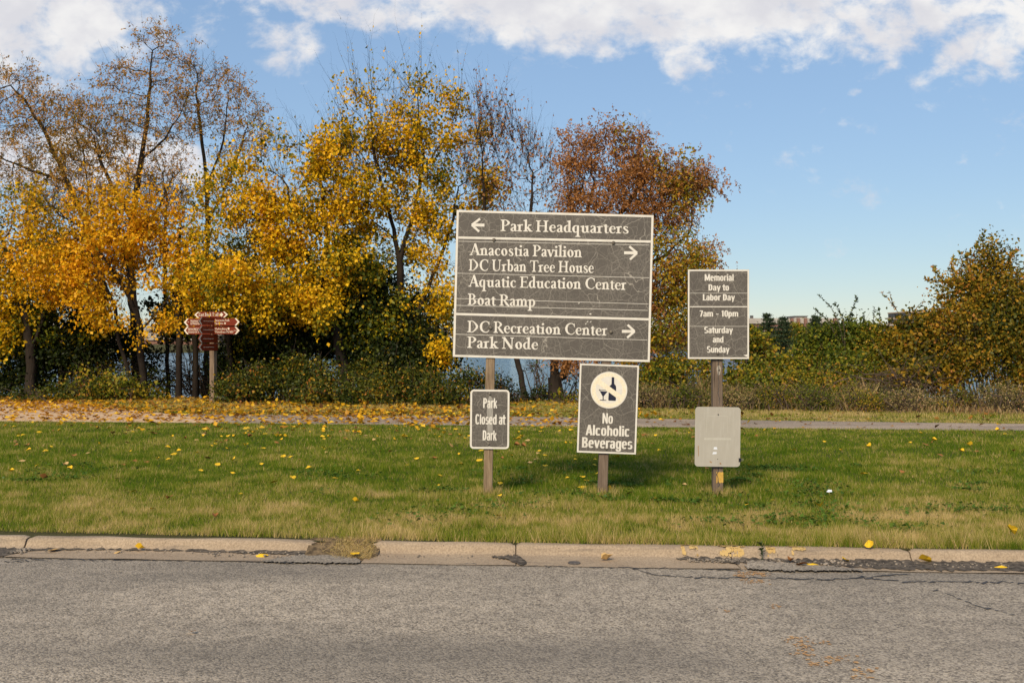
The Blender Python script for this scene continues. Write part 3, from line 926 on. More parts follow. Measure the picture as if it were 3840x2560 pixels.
GP = gA((.2, .965, .065), (.42, .96, .075), (.60, .74, .17), (.42, .50, .075), (.22, .49, .06))
GN = gA((.19, .44, .05), (.30, .59, .08), (.42, .595, .10), (.475, .45, .15))
GLYPH = {
    'P': (.70, gV(.2, 0, 1) + gSB(.2) + gST(.2, r=0) + GP), 'H': (.96, gV(.2, 0, 1) + gV(.74, 0, 1) + gSB(.2) + gST(.2) + gSB(.74) + gST(.74) + gL(.2, .52, .74, .52, .07)),
    'A': (.86, gL(.43, 1.0, .13, .02, .07) + gL(.42, 1.03, .72, .02, .18) + gL(.2, .34, .62, .34, .06) + gSB(.12, .06, .10, .10) + gSB(.72, .16, .08, .10)),
    'D': (.94, gV(.2, 0, 1) + gSB(.2, r=0) + gST(.2, r=0) + gA((.2, .965, .065), (.46, .95, .08), (.78, .5, .18), (.46, .05, .08), (.2, .035, .065))),
    'C': (.86, gA((.80, .74, .05), (.68, .93, .08), (.48, .975, .075), (.24, .83, .14), (.15, .5, .19), (.26, .17, .14), (.5, .03, .075), (.68, .07, .07), (.81, .22, .045)) + gL(.79, .68, .78, .98, .05)),
    'U': (.92, gV(.2, .34, 1) + gA((.2, .36, .165), (.24, .14, .14), (.46, .03, .08), (.67, .13, .07), (.73, .36, .065)) + gV(.73, .34, 1, .065) + gST(.2) + gST(.73, .065)),
    'T': (.80, gV(.4, 0, 1) + gSB(.4) + gL(.05, .965, .75, .965, .07) + gL(.07, 1, .04, .76, .05) + gL(.73, 1, .76, .76, .05)),
    'E': (.74, gV(.2, 0, 1) + gSB(.2, r=0) + gST(.2, r=0) + gL(.2, .965, .62, .965, .07) + gL(.2, .52, .52, .52, .065) + gL(.2, .035, .66, .035, .07) + gL(.62, 1, .64, .78, .05) + gL(.66, 0, .70, .24, .05) + gL(.52, .42, .52, .62, .05)),
    'F': (.66, gV(.2, 0, 1) + gSB(.2) + gST(.2, r=0) + gL(.2, .965, .62, .965, .07) + gL(.2, .52, .52, .52, .065) + gL(.62, 1, .64, .78, .05) + gL(.52, .42, .52, .62, .05)),
    'B': (.76, gV(.2, 0, 1) + gSB(.2, r=0) + gST(.2, r=0) + gA((.2, .965, .065), (.40, .96, .075), (.55, .76, .16), (.40, .54, .065), (.2, .53, .055)) + gA((.2, .53, .05), (.44, .53, .07), (.63, .28, .18), (.42, .04, .075), (.2, .035, .065))),
    'R': (.82, gV(.2, 0, 1) + gSB(.2) + gST(.2, r=0) + GP + gA((.38, .52, .10), (.56, .25, .17), (.74, .03, .13), (.84, .02, .05))),
    'N': (.98, gV(.19, 0, 1, .07) + gL(.17, 1.0, .78, .0, .18) + gV(.78, 0, 1, .07) + gSB(.19, .07) + gST(.17, .1, .1, 0) + gST(.78, .07)),
    'M': (1.1, gV(.17, 0, 1, .07) + gL(.2, 1, .54, .02, .16) + gL(.88, 1, .55, .02, .07) + gV(.9, 0, 1) + gSB(.17, .07) + gSB(.9) + gST(.17, .07, .08, 0) + gST(.92, .12, 0, .1)),
    'W': (1.2, gL(.1, 1, .38, .0, .16) + gL(.66, .95, .38, .0, .06) + gL(.56, 1, .84, .0, .16) + gL(1.1, 1, .84, .0, .06) + gST(.1, .14) + gST(.56, .1) + gST(1.08, .06)),
    'a': (.52, gA((.09, .48, .11), (.14, .585, .09), (.24, .61, .075), (.34, .57, .12), (.36, .42, .155)) + gV(.36, .1, .45, .155) + gA((.36, .38, .05), (.18, .29, .09), (.11, .15, .15), (.18, .03, .10), (.28, .05, .07), (.36, .14, .05)) + gA((.36, .14, .15), (.41, .03, .09), (.51, .06, .04))),
    'r': (.45, gV(.17, 0, .6) + gF(.17, .62) + gSB(.17) + gA((.2, .46, .06), (.30, .58, .09), (.41, .57, .12))), 'k': (.60, gV(.17, 0, 1.03) + gF(.17, 1.05) + gSB(.17) + gL(.22, .28, .45, .58, .06) + gST(.46, .06, .09, .09, .62) + gL(.27, .40, .52, .02, .16) + gSB(.52, .1, .02, .10)),
    'e': (.53, gL(.12, .355, .47, .355, .05) + gA((.45, .36, .09), (.41, .54, .09), (.28, .615, .06), (.15, .51, .12), (.10, .32, .16), (.16, .11, .13), (.29, .025, .085), (.40, .06, .06), (.48, .15, .035))),
    'd': (.62, gA((.43, .56, .05), (.28, .61, .07), (.14, .50, .13), (.10, .30, .165), (.15, .10, .13), (.26, .03, .085), (.43, .12, .05)) + gV(.43, .03, 1.03) + gF(.43, 1.05) + gL(.43, .045, .60, .05, .08)),
    'q': (.62, gA((.43, .56, .05), (.28, .61, .07), (.14, .50, .13), (.10, .30, .165), (.15, .10, .13), (.26, .03, .085), (.43, .12, .05)) + gV(.43, -.36, .62) + gSB(.43, y=-.38)),
    'b': (.61, gV(.17, .06, 1.03) + gF(.17, 1.05) + gA((.17, .5, .05), (.32, .605, .08), (.46, .51, .13), (.505, .32, .165), (.45, .10, .13), (.32, .025, .075), (.15, .07, .06))),
    'p': (.62, gV(.17, -.36, .6) + gF(.17, .62) + gSB(.17, y=-.38) + gA((.17, .5, .05), (.32, .605, .08), (.46, .51, .13), (.505, .32, .165), (.45, .10, .13), (.32, .025, .075), (.17, .08, .05))),
    'u': (.66, gV(.17, .18, .6) + gF(.17, .62) + gA((.17, .2, .165), (.20, .07, .14), (.31, .03, .10), (.40, .06, .07), (.48, .16, .05)) + gV(.48, .03, .6) + gF(.48, .62) + gL(.48, .045, .64, .05, .08)),
    'n': (.66, gV(.17, 0, .6) + gF(.17, .62) + gSB(.17, l=.09, r=.07) + GN + gV(.48, 0, .46) + gSB(.48, l=.07, r=.09)), 'h': (.66, gV(.17, 0, 1.03) + gF(.17, 1.05) + gSB(.17, l=.09, r=.07) + GN + gV(.48, 0, .46) + gSB(.48, l=.07, r=.09)),
    'm': (.97, gV(.17, 0, .6) + gF(.17, .62) + gSB(.17, l=.09, r=.07) + GN + gV(.48, 0, .46) + gSB(.48, l=.07, r=.07) + [(k, [(x + .31, y, *r) for x, y, *r in [tuple(z) for z in v]]) for k, v in GN] + gV(.79, 0, .46) + gSB(.79, l=.07, r=.09)),
    't': (.40, gV(.19, .12, .76, .15) + gL(.04, .595, .38, .595, .06) + gL(.06, .6, .2, .77, .05) + gA((.19, .16, .15), (.23, .04, .12), (.31, .025, .07), (.40, .08, .04))),
    's': (.48, gA((.39, .47, .05), (.34, .58, .06), (.25, .61, .07), (.14, .55, .11), (.15, .43, .13), (.27, .32, .15), (.38, .21, .13), (.38, .08, .10), (.26, .02, .07), (.14, .05, .06), (.09, .17, .05))),
    'o': (.60, gO(.3, .315, .255, .33, .165, .07)), 'c': (.51, gA((.42, .47, .12), (.38, .58, .08), (.28, .61, .07), (.15, .51, .12), (.10, .32, .165), (.16, .11, .13), (.29, .025, .085), (.39, .06, .06), (.47, .15, .035))),
    'i': (.35, gV(.17, 0, .6) + gF(.17, .62) + gSB(.17, l=.09, r=.09) + gD(.17, .86, .10)), 'l': (.35, gV(.17, 0, 1.03) + gF(.17, 1.05) + gSB(.17, l=.09, r=.09)),
    'v': (.56, gL(.10, .60, .30, .0, .16) + gL(.47, .60, .30, .02, .06) + gST(.10, .13, .07, .07, .62) + gST(.47, .06, .08, .08, .62)),
    'f': (.38, gV(.17, 0, .84) + gSB(.17) + gA((.17, .82, .165), (.2, .96, .13), (.29, 1.02, .08), (.40, .98, .10)) + gL(.02, .595, .36, .595, .06)),
    'g': (.54, gO(.26, .40, .21, .23, .13, .06) + gL(.4, .56, .54, .58, .07) + gA((.16, .22, .08), (.12, .12, .10), (.3, .06, .13), (.46, -.08, .12), (.3, -.30, .07), (.08, -.2, .1), (.16, -.02, .06))),
    ' ': (.27, []),
}


def glyph_polys(parts):
    out = []
    for kind, a in parts:
        if kind == 'q':
            out.append(('p', a))
        elif kind == 's':
            pts = [np.array(p, float) for p in a]
            L, R = [], []
            for i, p in enumerate(pts):
                q0, q1 = pts[max(0, i - 1)], pts[min(len(pts) - 1, i + 1)]
                d = (q1 - q0)[:2]; d /= (np.linalg.norm(d) + 1e-9)
                nrm = np.array([-d[1], d[0]]) * p[2] / 2
                L.append(tuple(p[:2] + nrm)); R.append(tuple(p[:2] - nrm))
            out.append(('g', (L, R)))
        elif kind == 'o':
            cx, cy, rx, ry, tv, th = a
            O, I = [], []
            for k in range(29):
                an = k / 28 * 2 * math.pi
                O.append((cx + rx * math.cos(an), cy + ry * math.sin(an)))
                x, y = (rx - tv) * math.cos(an), (ry - th) * math.sin(an)
                I.append((cx + x * .97 - .12 * y, cy + y))
            out.append(('g', (O, I)))
        elif kind == 'c':
            cx, cy, rx, ry, tv, th, a0, a1 = a
            n = max(6, int(abs(a1 - a0) / 11)); O, I = [], []
            se = lambda v, e: math.copysign(abs(v) ** e, v)
            for k in range(n + 1):
                an = math.radians(a0 + (a1 - a0) * k / n); c_, s_ = math.cos(an), math.sin(an)
                O.append((cx + rx * se(c_, .72), cy + ry * se(s_, .72))); I.append((cx + (rx - tv) * se(c_, .72), cy + (ry - th) * se(s_, .72)))
            out.append(('g', (O, I)))
        else:
            cx, cy, r = a
            out.append(('p', [(cx + r * math.cos(k / 14 * 2 * math.pi), cy + r * math.sin(k / 14 * 2 * math.pi)) for k in range(14)]))
    return out


def serif_text(mb, s, origin, ux, uz, width, cap, y, italic=0.0, font=None, wmul=1.0):
    """letters built stroke by stroke; origin, ux, uz in the sign's own x,z plane; each stroke a hair above the last"""
    font = font or GLYPH
    adv = sum(font[c][0] for c in s)
    k = width / adv
    x0, lay = 0.0, 0
    for c in s:
        a, parts = font[c]
        for kind, g in glyph_polys(parts):
            lay += 1
            yy = y - (lay % 12) * 0.00005

            def m(p):
                X_, Z_ = (x0 + p[0]) * k + italic * p[1] * cap, p[1] * cap
                return (origin[0] + ux[0] * X_ + uz[0] * Z_, yy, origin[1] + ux[1] * X_ + uz[1] * Z_)
            if kind == 'p':
                mb.poly([m(p) for p in g])
            else:
                mb.grid([[m(p) for p in g[1]], [m(p) for p in g[0]]])
        x0 += a


W_, H_ = 0.180, 0.135


def gC(cx, cy, rx, ry, a0=0, a1=360, tv=W_, th=H_): return [('c', (cx, cy, rx, ry, tv, th, a0, a1))]


NARCH = gC(.27, .44, .225, .315, 0, 150) + gV(.405, 0, .46, W_)
OB = gC(.255, .37, .24, .385)
GOTHIC = {
    'o': (.53, OB), 'e': (.52, gC(.255, .37, .24, .385, 0, 318) + gL(.1, .40, .44, .40, .11)), 'c': (.50, gC(.255, .37, .24, .385, 38, 322)),
    'a': (.52, gC(.25, .50, .22, .255, 0, 168) + gV(.385, 0, .52, W_) + gC(.235, .215, .215, .23, 0, 360, .165, .11)),
    'd': (.54, OB + gV(.42, 0, 1.0, W_)), 'b': (.54, OB + gV(.115, 0, 1.0, W_)), 'p': (.54, OB + gV(.115, -.26, .745, W_)), 'g': (.54, OB + gV(.42, -.08, .745, W_) + gC(.265, -.06, .24, .215, 175, 360)),
    'n': (.53, gV(.115, 0, .745, W_) + NARCH), 'h': (.53, gV(.115, 0, 1.0, W_) + NARCH), 'm': (.83, gV(.115, 0, .745, W_) + NARCH + gC(.565, .44, .225, .315, 0, 150) + gV(.70, 0, .46, W_)),
    'r': (.38, gV(.115, 0, .745, W_) + gC(.31, .46, .22, .295, 62, 150)), 'u': (.53, gV(.115, .3, .745, W_) + gC(.26, .31, .235, .325, 180, 360) + gV(.41, 0, .745, W_)),
    'i': (.25, gV(.125, 0, .745, W_) + gV(.125, .84, 1.0, W_)), 'l': (.25, gV(.125, 0, 1.0, W_)), 'k': (.53, gV(.115, 0, 1.0, W_) + gL(.16, .30, .42, .745, .15) + gL(.23, .44, .45, .0, .17)),
    't': (.35, gV(.165, .08, .95, W_) + gL(-.05, .665, .385, .665, .15) + gL(.12, .06, .33, .06, .125)),
    's': (.47, gC(.235, .535, .215, .22, 25, 262, .165, .125) + gC(.235, .21, .22, .225, -158, 82, .165, .125)),
    'v': (.52, gL(.08, .745, .26, .0, .17) + gL(.44, .745, .26, .0, .15)), 'y': (.52, gL(.08, .745, .27, .02, .17) + gL(.45, .745, .19, -.26, .15)),
    'M': (.82, gV(.13, 0, 1, W_) + gV(.69, 0, 1, W_) + gL(.15, 1, .41, .1, .17) + gL(.67, 1, .41, .1, .17)), 'D': (.60, gV(.13, 0, 1, .2) + gC(.20, .5, .36, .5, -90, 90, .2, .14)),
    'L': (.47, gV(.13, 0, 1, .2) + gL(.13, .072, .45, .072, .145)), 'S': (.56, gC(.28, .735, .255, .28, 25, 262, .19, .145) + gC(.28, .265, .26, .285, -158, 82, .19, .145)),
    'P': (.58, gV(.13, 0, 1, .2) + gC(.22, .715, .32, .285, -90, 90, .19, .135) + gL(.13, .935, .24, .935, .13) + gL(.13, .49, .24, .49, .13)), 'C': (.58, gC(.295, .5, .275, .52, 36, 324, .2, .14)),
    'N': (.64, gV(.13, 0, 1, .17) + gV(.52, 0, 1, .17) + gL(.12, 1, .53, .0, .17)), 'A': (.60, gL(.08, 0, .29, 1, .17) + gL(.52, 0, .31, 1, .19) + gL(.16, .27, .44, .27, .12)),
    'B': (.60, gV(.13, 0, 1, .2) + gC(.22, .745, .31, .255, -90, 90, .18, .13) + gC(.22, .265, .335, .27, -90, 90, .19, .13) + gL(.13, .935, .24, .935, .13) + gL(.13, .065, .24, .065, .13) + gL(.13, .51, .26, .51, .12)),
    '7': (.50, gL(.04, .93, .47, .93, .14) + gL(.41, .95, .19, .0, .18)), '1': (.40, gV(.23, 0, 1, .19) + gL(.05, .79, .22, .93, .11)), '0': (.53, gC(.265, .5, .245, .515, 0, 360, .18, .135)), '\u2013': (.50, gL(.07, .40, .43, .40, .11)), ' ': (.27, []),
}


def sans_text(name, s, origin, ux, uz, width, cap, y, mat, parent, bold=0.035, shear=0.0):
    """small plain lettering from Blender's own built-in face"""
    cu = bpy.data.curves.new(name, 'FONT')
    cu.body = s; cu.size = 1.0; cu.offset = bold; cu.resolution_u = 4; cu.fill_mode = 'FRONT'; cu.shear = shear
    ob = bpy.data.objects.new(name, cu); link(ob)
    dg = bpy.context.evaluated_depsgraph_get()
    me = bpy.data.meshes.new_from_object(ob.evaluated_get(dg), depsgraph=dg)
    bpy.data.objects.remove(ob); bpy.data.curves.remove(cu)
    co = np.empty(len(me.vertices) * 3, np.float32); me.vertices.foreach_get('co', co); co = co.reshape(-1, 3)
    x0, x1 = co[:, 0].min(), co[:, 0].max()
    X_ = (co[:, 0] - x0) / (x1 - x0) * width
    Z_ = co[:, 1] / (0.729 + bold) * cap
    V = np.stack([origin[0] + ux[0] * X_ + uz[0] * Z_, np.full(len(co), y), origin[1] + ux[1] * X_ + uz[1] * Z_], 1)
    me.vertices.foreach_set('co', V.astype(np.float32).ravel())
    me.name = name; me.materials.clear(); me.materials.append(mat); me.update()
    return link(bpy.data.objects.new(name, me), parent)


class Sign:
    """a flat board: corners given as photo pixels at depth d; local x right, y away from the viewer, z up"""
    def __init__(self, name, TL, TR, BL, BR, d, label, cat, crop=(0, 0, 1.0), radius=0.0, face=None, thick=0.004):
        self.crop = crop; self.d = d
        pts = [P(*self.full(p), d) for p in (TL, TR, BL, BR)]
        c = sum(pts, Vector()) / 4
        ex = ((pts[1] - pts[0]) + (pts[3] - pts[2])).normalized()
        ez = ((pts[0] - pts[2]) + (pts[1] - pts[3]))
        ez = (ez - ex * ez.dot(ex)).normalized()
        ey = ez.cross(ex)
        self.w = ((pts[1] - pts[0]).length + (pts[3] - pts[2]).length) / 2
        self.h = ((pts[0] - pts[2]).length + (pts[1] - pts[3]).length) / 2
        self.c, self.ex, self.ez = c, ex, ez
        o = bpy.data.objects.new(name, None); o.empty_display_size = .2
        o.matrix_world = Matrix(((ex.x, ey.x, ez.x, c.x), (ex.y, ey.y, ez.y, c.y), (ex.z, ey.z, ez.z, c.z), (0, 0, 0, 1)))
        link(o); tag(o, label, cat)
        self.o = o; self.radius = radius; self.yf = -thick / 2
        mb = MB(); mb.prism(self.rr(self.w, self.h, radius), -thick / 2, thick / 2)
        mb.build('panel', face or M['sign_face'], o)

    def full(self, p):
        x0, y0, s = self.crop
        return (x0 + p[0] / s, y0 + p[1] / s)

    def loc(self, p):
        v = P(*self.full(p), self.d) - self.c
        return (v.dot(self.ex), v.dot(self.ez))

    @staticmethod
    def rr(w_, h_, r, n=6):
        if r <= 0:
            return [(-w_ / 2, -h_ / 2), (w_ / 2, -h_ / 2), (w_ / 2, h_ / 2), (-w_ / 2, h_ / 2)]
        out = []
        for cx, cz, a0 in ((w_ / 2 - r, -h_ / 2 + r, -90), (w_ / 2 - r, h_ / 2 - r, 0), (-w_ / 2 + r, h_ / 2 - r, 90), (-w_ / 2 + r, -h_ / 2 + r, 180)):
            for k in range(n + 1):
                a = math.radians(a0 + 90 * k / n)
                out.append((cx + r * math.cos(a), cz + r * math.sin(a)))
        return out

    def border(self, t, inset=0.001):
        a = self.rr(self.w - 2 * inset, self.h - 2 * inset, max(self.radius - inset, 0)); b = self.rr(self.w - 2 * t, self.h - 2 * t, max(self.radius - t, 0))
        mb = MB(); y = self.yf - 0.0006
        mb.grid([[(x, y, z) for x, z in a + a[:1]], [(x, y, z) for x, z in b + b[:1]]])
        return mb.build('border', M['sign_white'], self.o)

    def bar(self, p0, p1, t, name='divider', mat=None, lift=0.0007):
        (x0, z0), (x1, z1) = self.loc(p0), self.loc(p1)
        d = Vector((x1 - x0, z1 - z0)).normalized(); nx, nz = -d.y * t / 2, d.x * t / 2
        mb = MB(); y = self.yf - lift
        mb.poly([(x0 - nx, y, z0 - nz), (x1 - nx, y, z1 - nz), (x1 + nx, y, z1 + nz), (x0 + nx, y, z0 + nz)])
        return mb.build(name, mat or M['sign_white'], self.o)

    def axes(self, p0, p1):
        a, b = self.loc(p0), self.loc(p1)
        L = math.hypot(b[0] - a[0], b[1] - a[1]); ux = ((b[0] - a[0]) / L, (b[1] - a[1]) / L)
        return a, ux, (-ux[1], ux[0]), L

    def serif(self, s, p0, p1, cap, lift=0.0010):
        a, ux, uz, L = self.axes(p0, p1)
        mb = MB(); serif_text(mb, s, a, ux, uz, L * 1.02, cap / self.crop[2] / FPX * self.d, self.yf - lift)
        return mb.build('lettering', M['sign_white'], self.o)

    def sans(self, s, p0, p1, cap, bold=0.035):
        a, ux, uz, L = self.axes(p0, p1)
        mb = MB(); serif_text(mb, s, a, ux, uz, L * 1.03, cap / self.crop[2] / FPX * self.d, self.yf - 0.0010, font=GOTHIC)
        return mb.build('lettering', M['sign_white'], self.o)

    def shape(self, pts, mat, name, lift=0.001):
        mb = MB(); mb.poly([(x, self.yf - lift, z) for x, z in [self.loc(p) for p in pts]])
        o = mb.build(name, mat, self.o)
        o.data.validate()
        return o

    def bolt(self, p, r=0.011):
        x, z = self.loc(p)
        mb = MB(); rows = []
        for rr_, yy in ((1.0, 0.0), (1.0, .004), (.85, .0085), (.5, .011), (.05, .012)):
            rows.append([(x + r * rr_ * math.cos(k / 12 * 6.2832), self.yf - 0.0015 - yy, z + r * rr_ * math.sin(k / 12 * 6.2832)) for k in range(12)])
        mb.grid(rows, closed=True)
        return mb.build('bolt', M['bolt'], self.o, smooth=True)


DS = 10.06
big = Sign('directional_sign', (158, 97), (1937, 130), (108, 1410), (1893, 1472), DS, 'large wide brown directional sign with arrows, headed Park Headquarters, bolted across two posts', 'sign', (1650, 750, 2.4118))
big.border(0.0225)
big.bar((166, 340), (1905, 376), 0.0225); big.bar((141, 1030), (1887, 1078), 0.0225)
for a_, b_ in (((168, 373), (1893, 408)), ((156, 662), (1892, 703)), ((150, 890), (1885, 940)), ((146, 952), (1880, 998)), ((135, 1212), (1875, 1265))):
    big.bar(a_, b_, 0.0042, 'sheeting_seam', lift=0.0004)
for s, a_, b_ in (('Park Headquarters', (545, 281), (1685, 304)), ('Anacostia Pavilion', (268, 498), (1265, 518)), ('DC Urban Tree House', (258, 638), (1370, 660)), ('Aquatic Education Center', (257, 783), (1658, 812)),
                  ('Boat Ramp', (248, 948), (852, 963)), ('DC Recreation Center', (245, 1194), (1490, 1224)), ('Park Node', (243, 1335), (876, 1351))):
    big.serif(s, a_, b_, 103)


def arrow(sg, tip, tail, top, bot, w_=25):
    tip, tail, top, bot = [np.array(q, float) for q in (tip, tail, top, bot)]
    d = (tip - tail) / np.linalg.norm(tip - tail); n = np.array([-d[1], d[0]])
    mb = MB()

    def seg(a, b, w1, lift):
        dd_ = (b - a) / np.linalg.norm(b - a); nn_ = np.array([-dd_[1], dd_[0]]) * w1 / 2
        q = [sg.loc(p) for p in (a + nn_, a - nn_, b - nn_, b + nn_)]
        mb.poly([(x, sg.yf - lift, z) for x, z in q])
    seg(tail, tip - d * 8, w_ * 1.05, .0010); seg(top, tip, w_ * .8, .0011); seg(bot, tip, w_ * .8, .0012)
    return mb.build('arrow', M['sign_white'], sg.o)


arrow(big, (288, 226), (402, 228), (362, 170), (354, 286))
arrow(big, (1782, 479), (1665, 477), (1712, 420), (1718, 538)); arrow(big, (1760, 1187), (1645, 1187), (1697, 1128), (1692, 1244))
for p in ((488, 362), (1568, 388), (458, 1155), (1547, 1193)):
    big.bolt(p, 0.019)
for k, (x_, y_) in enumerate(((1355, 1028), (1362, 1030), (1332, 1100), (1362, 1100), (1318, 1118), (1255, 933))):
    big.shape([(x_ - 7, y_ + 6), (x_ + 3, y_ + 4), (x_ + 10, y_ - 6), (x_ - 2, y_ - 3)], M['sign_white'], 'torn_sheeting', 0.0014 + k * .0001)

closed = Sign('park_closed_sign', (168, 416), (551, 420), (160, 998), (548, 1001), DS - 0.004, 'small brown round-cornered sign reading Park Closed at Dark', 'sign', (1700, 1300, 2.61375), radius=0.038)
closed.border(0.0195)
for s, a_, b_ in (('Park', (290, 598), (426, 601)), ('Closed at', (214, 757), (501, 760)), ('Dark', (285, 914), (421, 917))):
    closed.sans(s, a_, b_, 98, 0.028)
closed.bolt((357, 466), .010); closed.bolt((348, 953), .010)
closed.shape([(352, 480), (364, 480), (392, 520), (385, 560), (388, 640), (384, 780), (388, 860), (332, 860), (333, 760), (329, 640), (334, 540)], simple('pale_run_stain', (.24, .22, .19), (.38, .35, .30), 22.0, .6, stretch=(3, 1, .4)), 'water_stain', 0.0004)

noalc = Sign('alcohol_ban_sign', (1241, 161), (1822, 183), (1209, 1034), (1788, 1053), DS - 0.008, 'tilted brown sign with crossed-out bottle and glass reading No Alcoholic Beverages', 'sign', (1700, 1300, 2.61375))
noalc.border(0.0175)
for s, a_, b_ in (('No', (1456, 749), (1563, 752)), ('Alcoholic', (1296, 863), (1717, 878)), ('Beverages', (1256, 984), (1740, 1001))):
    noalc.sans(s, a_, b_, 101, 0.03)
noalc.bolt((1525, 215), .009); noalc.bolt((1500, 1001), .009)
cx, cy = 1525, 423
circ = lambda r, n=48: [(cx + r * math.cos(-k / n * 6.28319), cy + r * math.sin(-k / n * 6.28319)) for k in range(n)]
noalc.shape(circ(180), M['sign_white'], 'roundel', 0.0010)
bottle = [(1552, 297), (1577, 297), (1577, 355), (1580, 366), (1592, 380), (1596, 400), (1593, 520), (1588, 529), (1523, 526), (1518, 518), (1525, 402), (1532, 384), (1545, 372), (1550, 362)]
noalc.shape(list(reversed(bottle)), M['sign_black'], 'bottle_symbol', 0.0016)
gl = MB()
for q in ([(1425, 416), (1436, 416), (1440, 430), (1432, 430)], [(1425, 416), (1500, 424), (1500, 429), (1428, 422)], [(1434, 431), (1511, 437), (1472, 486), (1463, 486)], [(1464, 480), (1472, 480), (1473, 520), (1463, 520)], [(1436, 518), (1499, 520), (1499, 527), (1436, 525)]):
    gl.poly([(x_, noalc.yf - 0.0016 - 0.00003 * len(gl.f), z_) for x_, z_ in [noalc.loc(p) for p in reversed(q)]])
gl.build('glass_symbol', M['sign_black'], noalc.o)
rg = MB()
rg.grid([[(x_, noalc.yf - 0.0013, z_) for x_, z_ in [noalc.loc(p) for p in circ(168) + circ(168)[:1]]], [(x_, noalc.yf - 0.0013, z_) for x_, z_ in [noalc.loc(p) for p in circ(132) + circ(132)[:1]]]])
sl = [noalc.loc(p) for p in ((1392, 348), (1622, 516), (1650, 476), (1425, 310))]
rg.poly([(x_, noalc.yf - 0.0020, z_) for x_, z_ in sl])
rg.build('prohibition_ring', M['sign_cream'], noalc.o)

memo = Sign('opening_hours_sign', (133, 101), (511, 99), (128, 651), (508, 654), DS - 0.02, 'tall brown opening hours sign reading Memorial Day to Labor Day', 'sign', (2500, 950, 1.65))
memo.border(0.0165)
memo.bar((143, 330), (498, 330), 0.0095)
memo.bar((143, 246), (498, 246), 0.003, 'sheeting_seam', lift=.0004); memo.bar((143, 451), (498, 451), 0.003, 'sheeting_seam', lift=.0004)
for s, a_, b_, cap in (('Memorial', (233, 170), (410, 170), 41), ('Day to', (257, 230), (383, 230), 39), ('Labor Day', (222, 291), (416, 291), 39), ('7am \u2013 10pm', (202, 391), (437, 391), 38), ('Saturday', (231, 493), (404, 493), 39), ('and', (284, 551), (350, 551), 39), ('Sunday', (248, 613), (384, 613), 39)):
    memo.sans(s, a_, b_, cap, 0.032)
memo.bolt((318, 128), .010); memo.bolt((316, 621), .011)
memo.shape([(474, 629), (500, 641), (502, 624)], M['sign_white'], 'peeling_corner', .002)

blank = Sign('blank_sign', (178, 947), (457, 952), (172, 1317), (454, 1319), DS - 0.022, 'blank grey metal sign with rounded corners and two torn white stickers', 'sign', (2500, 950, 1.65), radius=0.034, face=M['grey_sheet'])
blank.border(0.0045).active_material = M['ghost']
blank.shape([(289, 1211), (314, 1211), (309, 1196), (292, 1197)], M['white_litter'], 'torn_sticker'); blank.shape([(281, 1241), (308, 1240), (309, 1227), (288, 1227)], M['white_litter'], 'torn_sticker')
blank.bar((244, 1004), (383, 1007), 0.0045, 'old_tape_mark', M['ghost']); blank.bar((232, 1146), (398, 1147), 0.02, 'old_tape_mark', M['ghost'], .0005)
blank.bar((247, 1010), (246, 1110), 0.0025, 'old_tape_mark', M['ghost']); blank.bar((375, 1010), (377, 1110), 0.0025, 'old_tape_mark', M['ghost'])
for p in ((318, 995),):
    blank.bolt(p, .006)
blank.shape([(315 + 3 * math.cos(k), 1271 + 3 * math.sin(k)) for k in (0, -1, -2, -3, -4, -5)], M['clip_black'], 'bolt_hole')
for q in ([(262, 1286), (276, 1296), (282, 1292), (270, 1283)], [(326, 1300), (338, 1306), (336, 1296), (330, 1292)], [(192, 1190), (196, 1255), (199, 1250), (197, 1188)]):
    blank.shape(q, M['rust'], 'rust_spot', .0006)
# binder clip gripping the sign's edge
x_, z_ = blank.loc((452, 1276))
ct = thing('binder_clip', blank.c + blank.ex * x_ + blank.ez * z_, 'little black binder clip gripping the edge of the blank grey sign', 'binder clip')
cb = MB(); cb.prism([(-.012, -.019), (.010, -.016), (.010, .016), (-.012, .019)], -.010, -.005); cb.prism([(-.012, -.019), (.010, -.016), (.010, .016), (-.012, .019)], .005, .010); cb.box(.010, .013, -.010, .010, -.017, .017)
cb.build('clip_body', M['clip_black'], ct)
cw = MB()
for z0 in (-.008, .008):
    cw.box(.012, .034, -.0015, .0015, z0 - .0012, z0 + .0012)
cw.box(.032, .035, -.0015, .0015, -.0092, .0092)
cw.build('wire_loop', M['clip_wire'], ct)


# ------------------------------------------------------------------ wooden posts
def post(name, base, top, w_, dp, mat, label, seed):
    """base, top: photo pixels of the post's middle at depth DS; stands just behind the boards"""
    d = DS + 0.012
    b, t = P(*base, d), P(*top, d)
    root = thing(name, (b.x, d + dp / 2, 0), label, 'post')
    L = t.z + 0.25
    lean = (t.x - b.x) / (t.z - b.z)
    rows = []
    rng = np.random.default_rng(seed)
    for k in range(15):
        z = -0.25 + (L) * k / 14
        s = 1 + 0.012 * rng.normal()
        if k == 14: s *= 0.97
        c = 0.006
        pr = [(-w_ / 2 + c, 0), (w_ / 2 - c, 0), (w_ / 2, c), (w_ / 2, dp - c), (w_ / 2 - c, dp), (-w_ / 2 + c, dp), (-w_ / 2, dp - c), (-w_ / 2, c)]
        rows.append([(x * s + lean * z, y - dp / 2, z) for x, y in pr])
    mb = MB(); mb.grid(rows, closed=True); mb.poly(rows[-1])
    o = mb.build('timber', mat, root)
    return root, lean


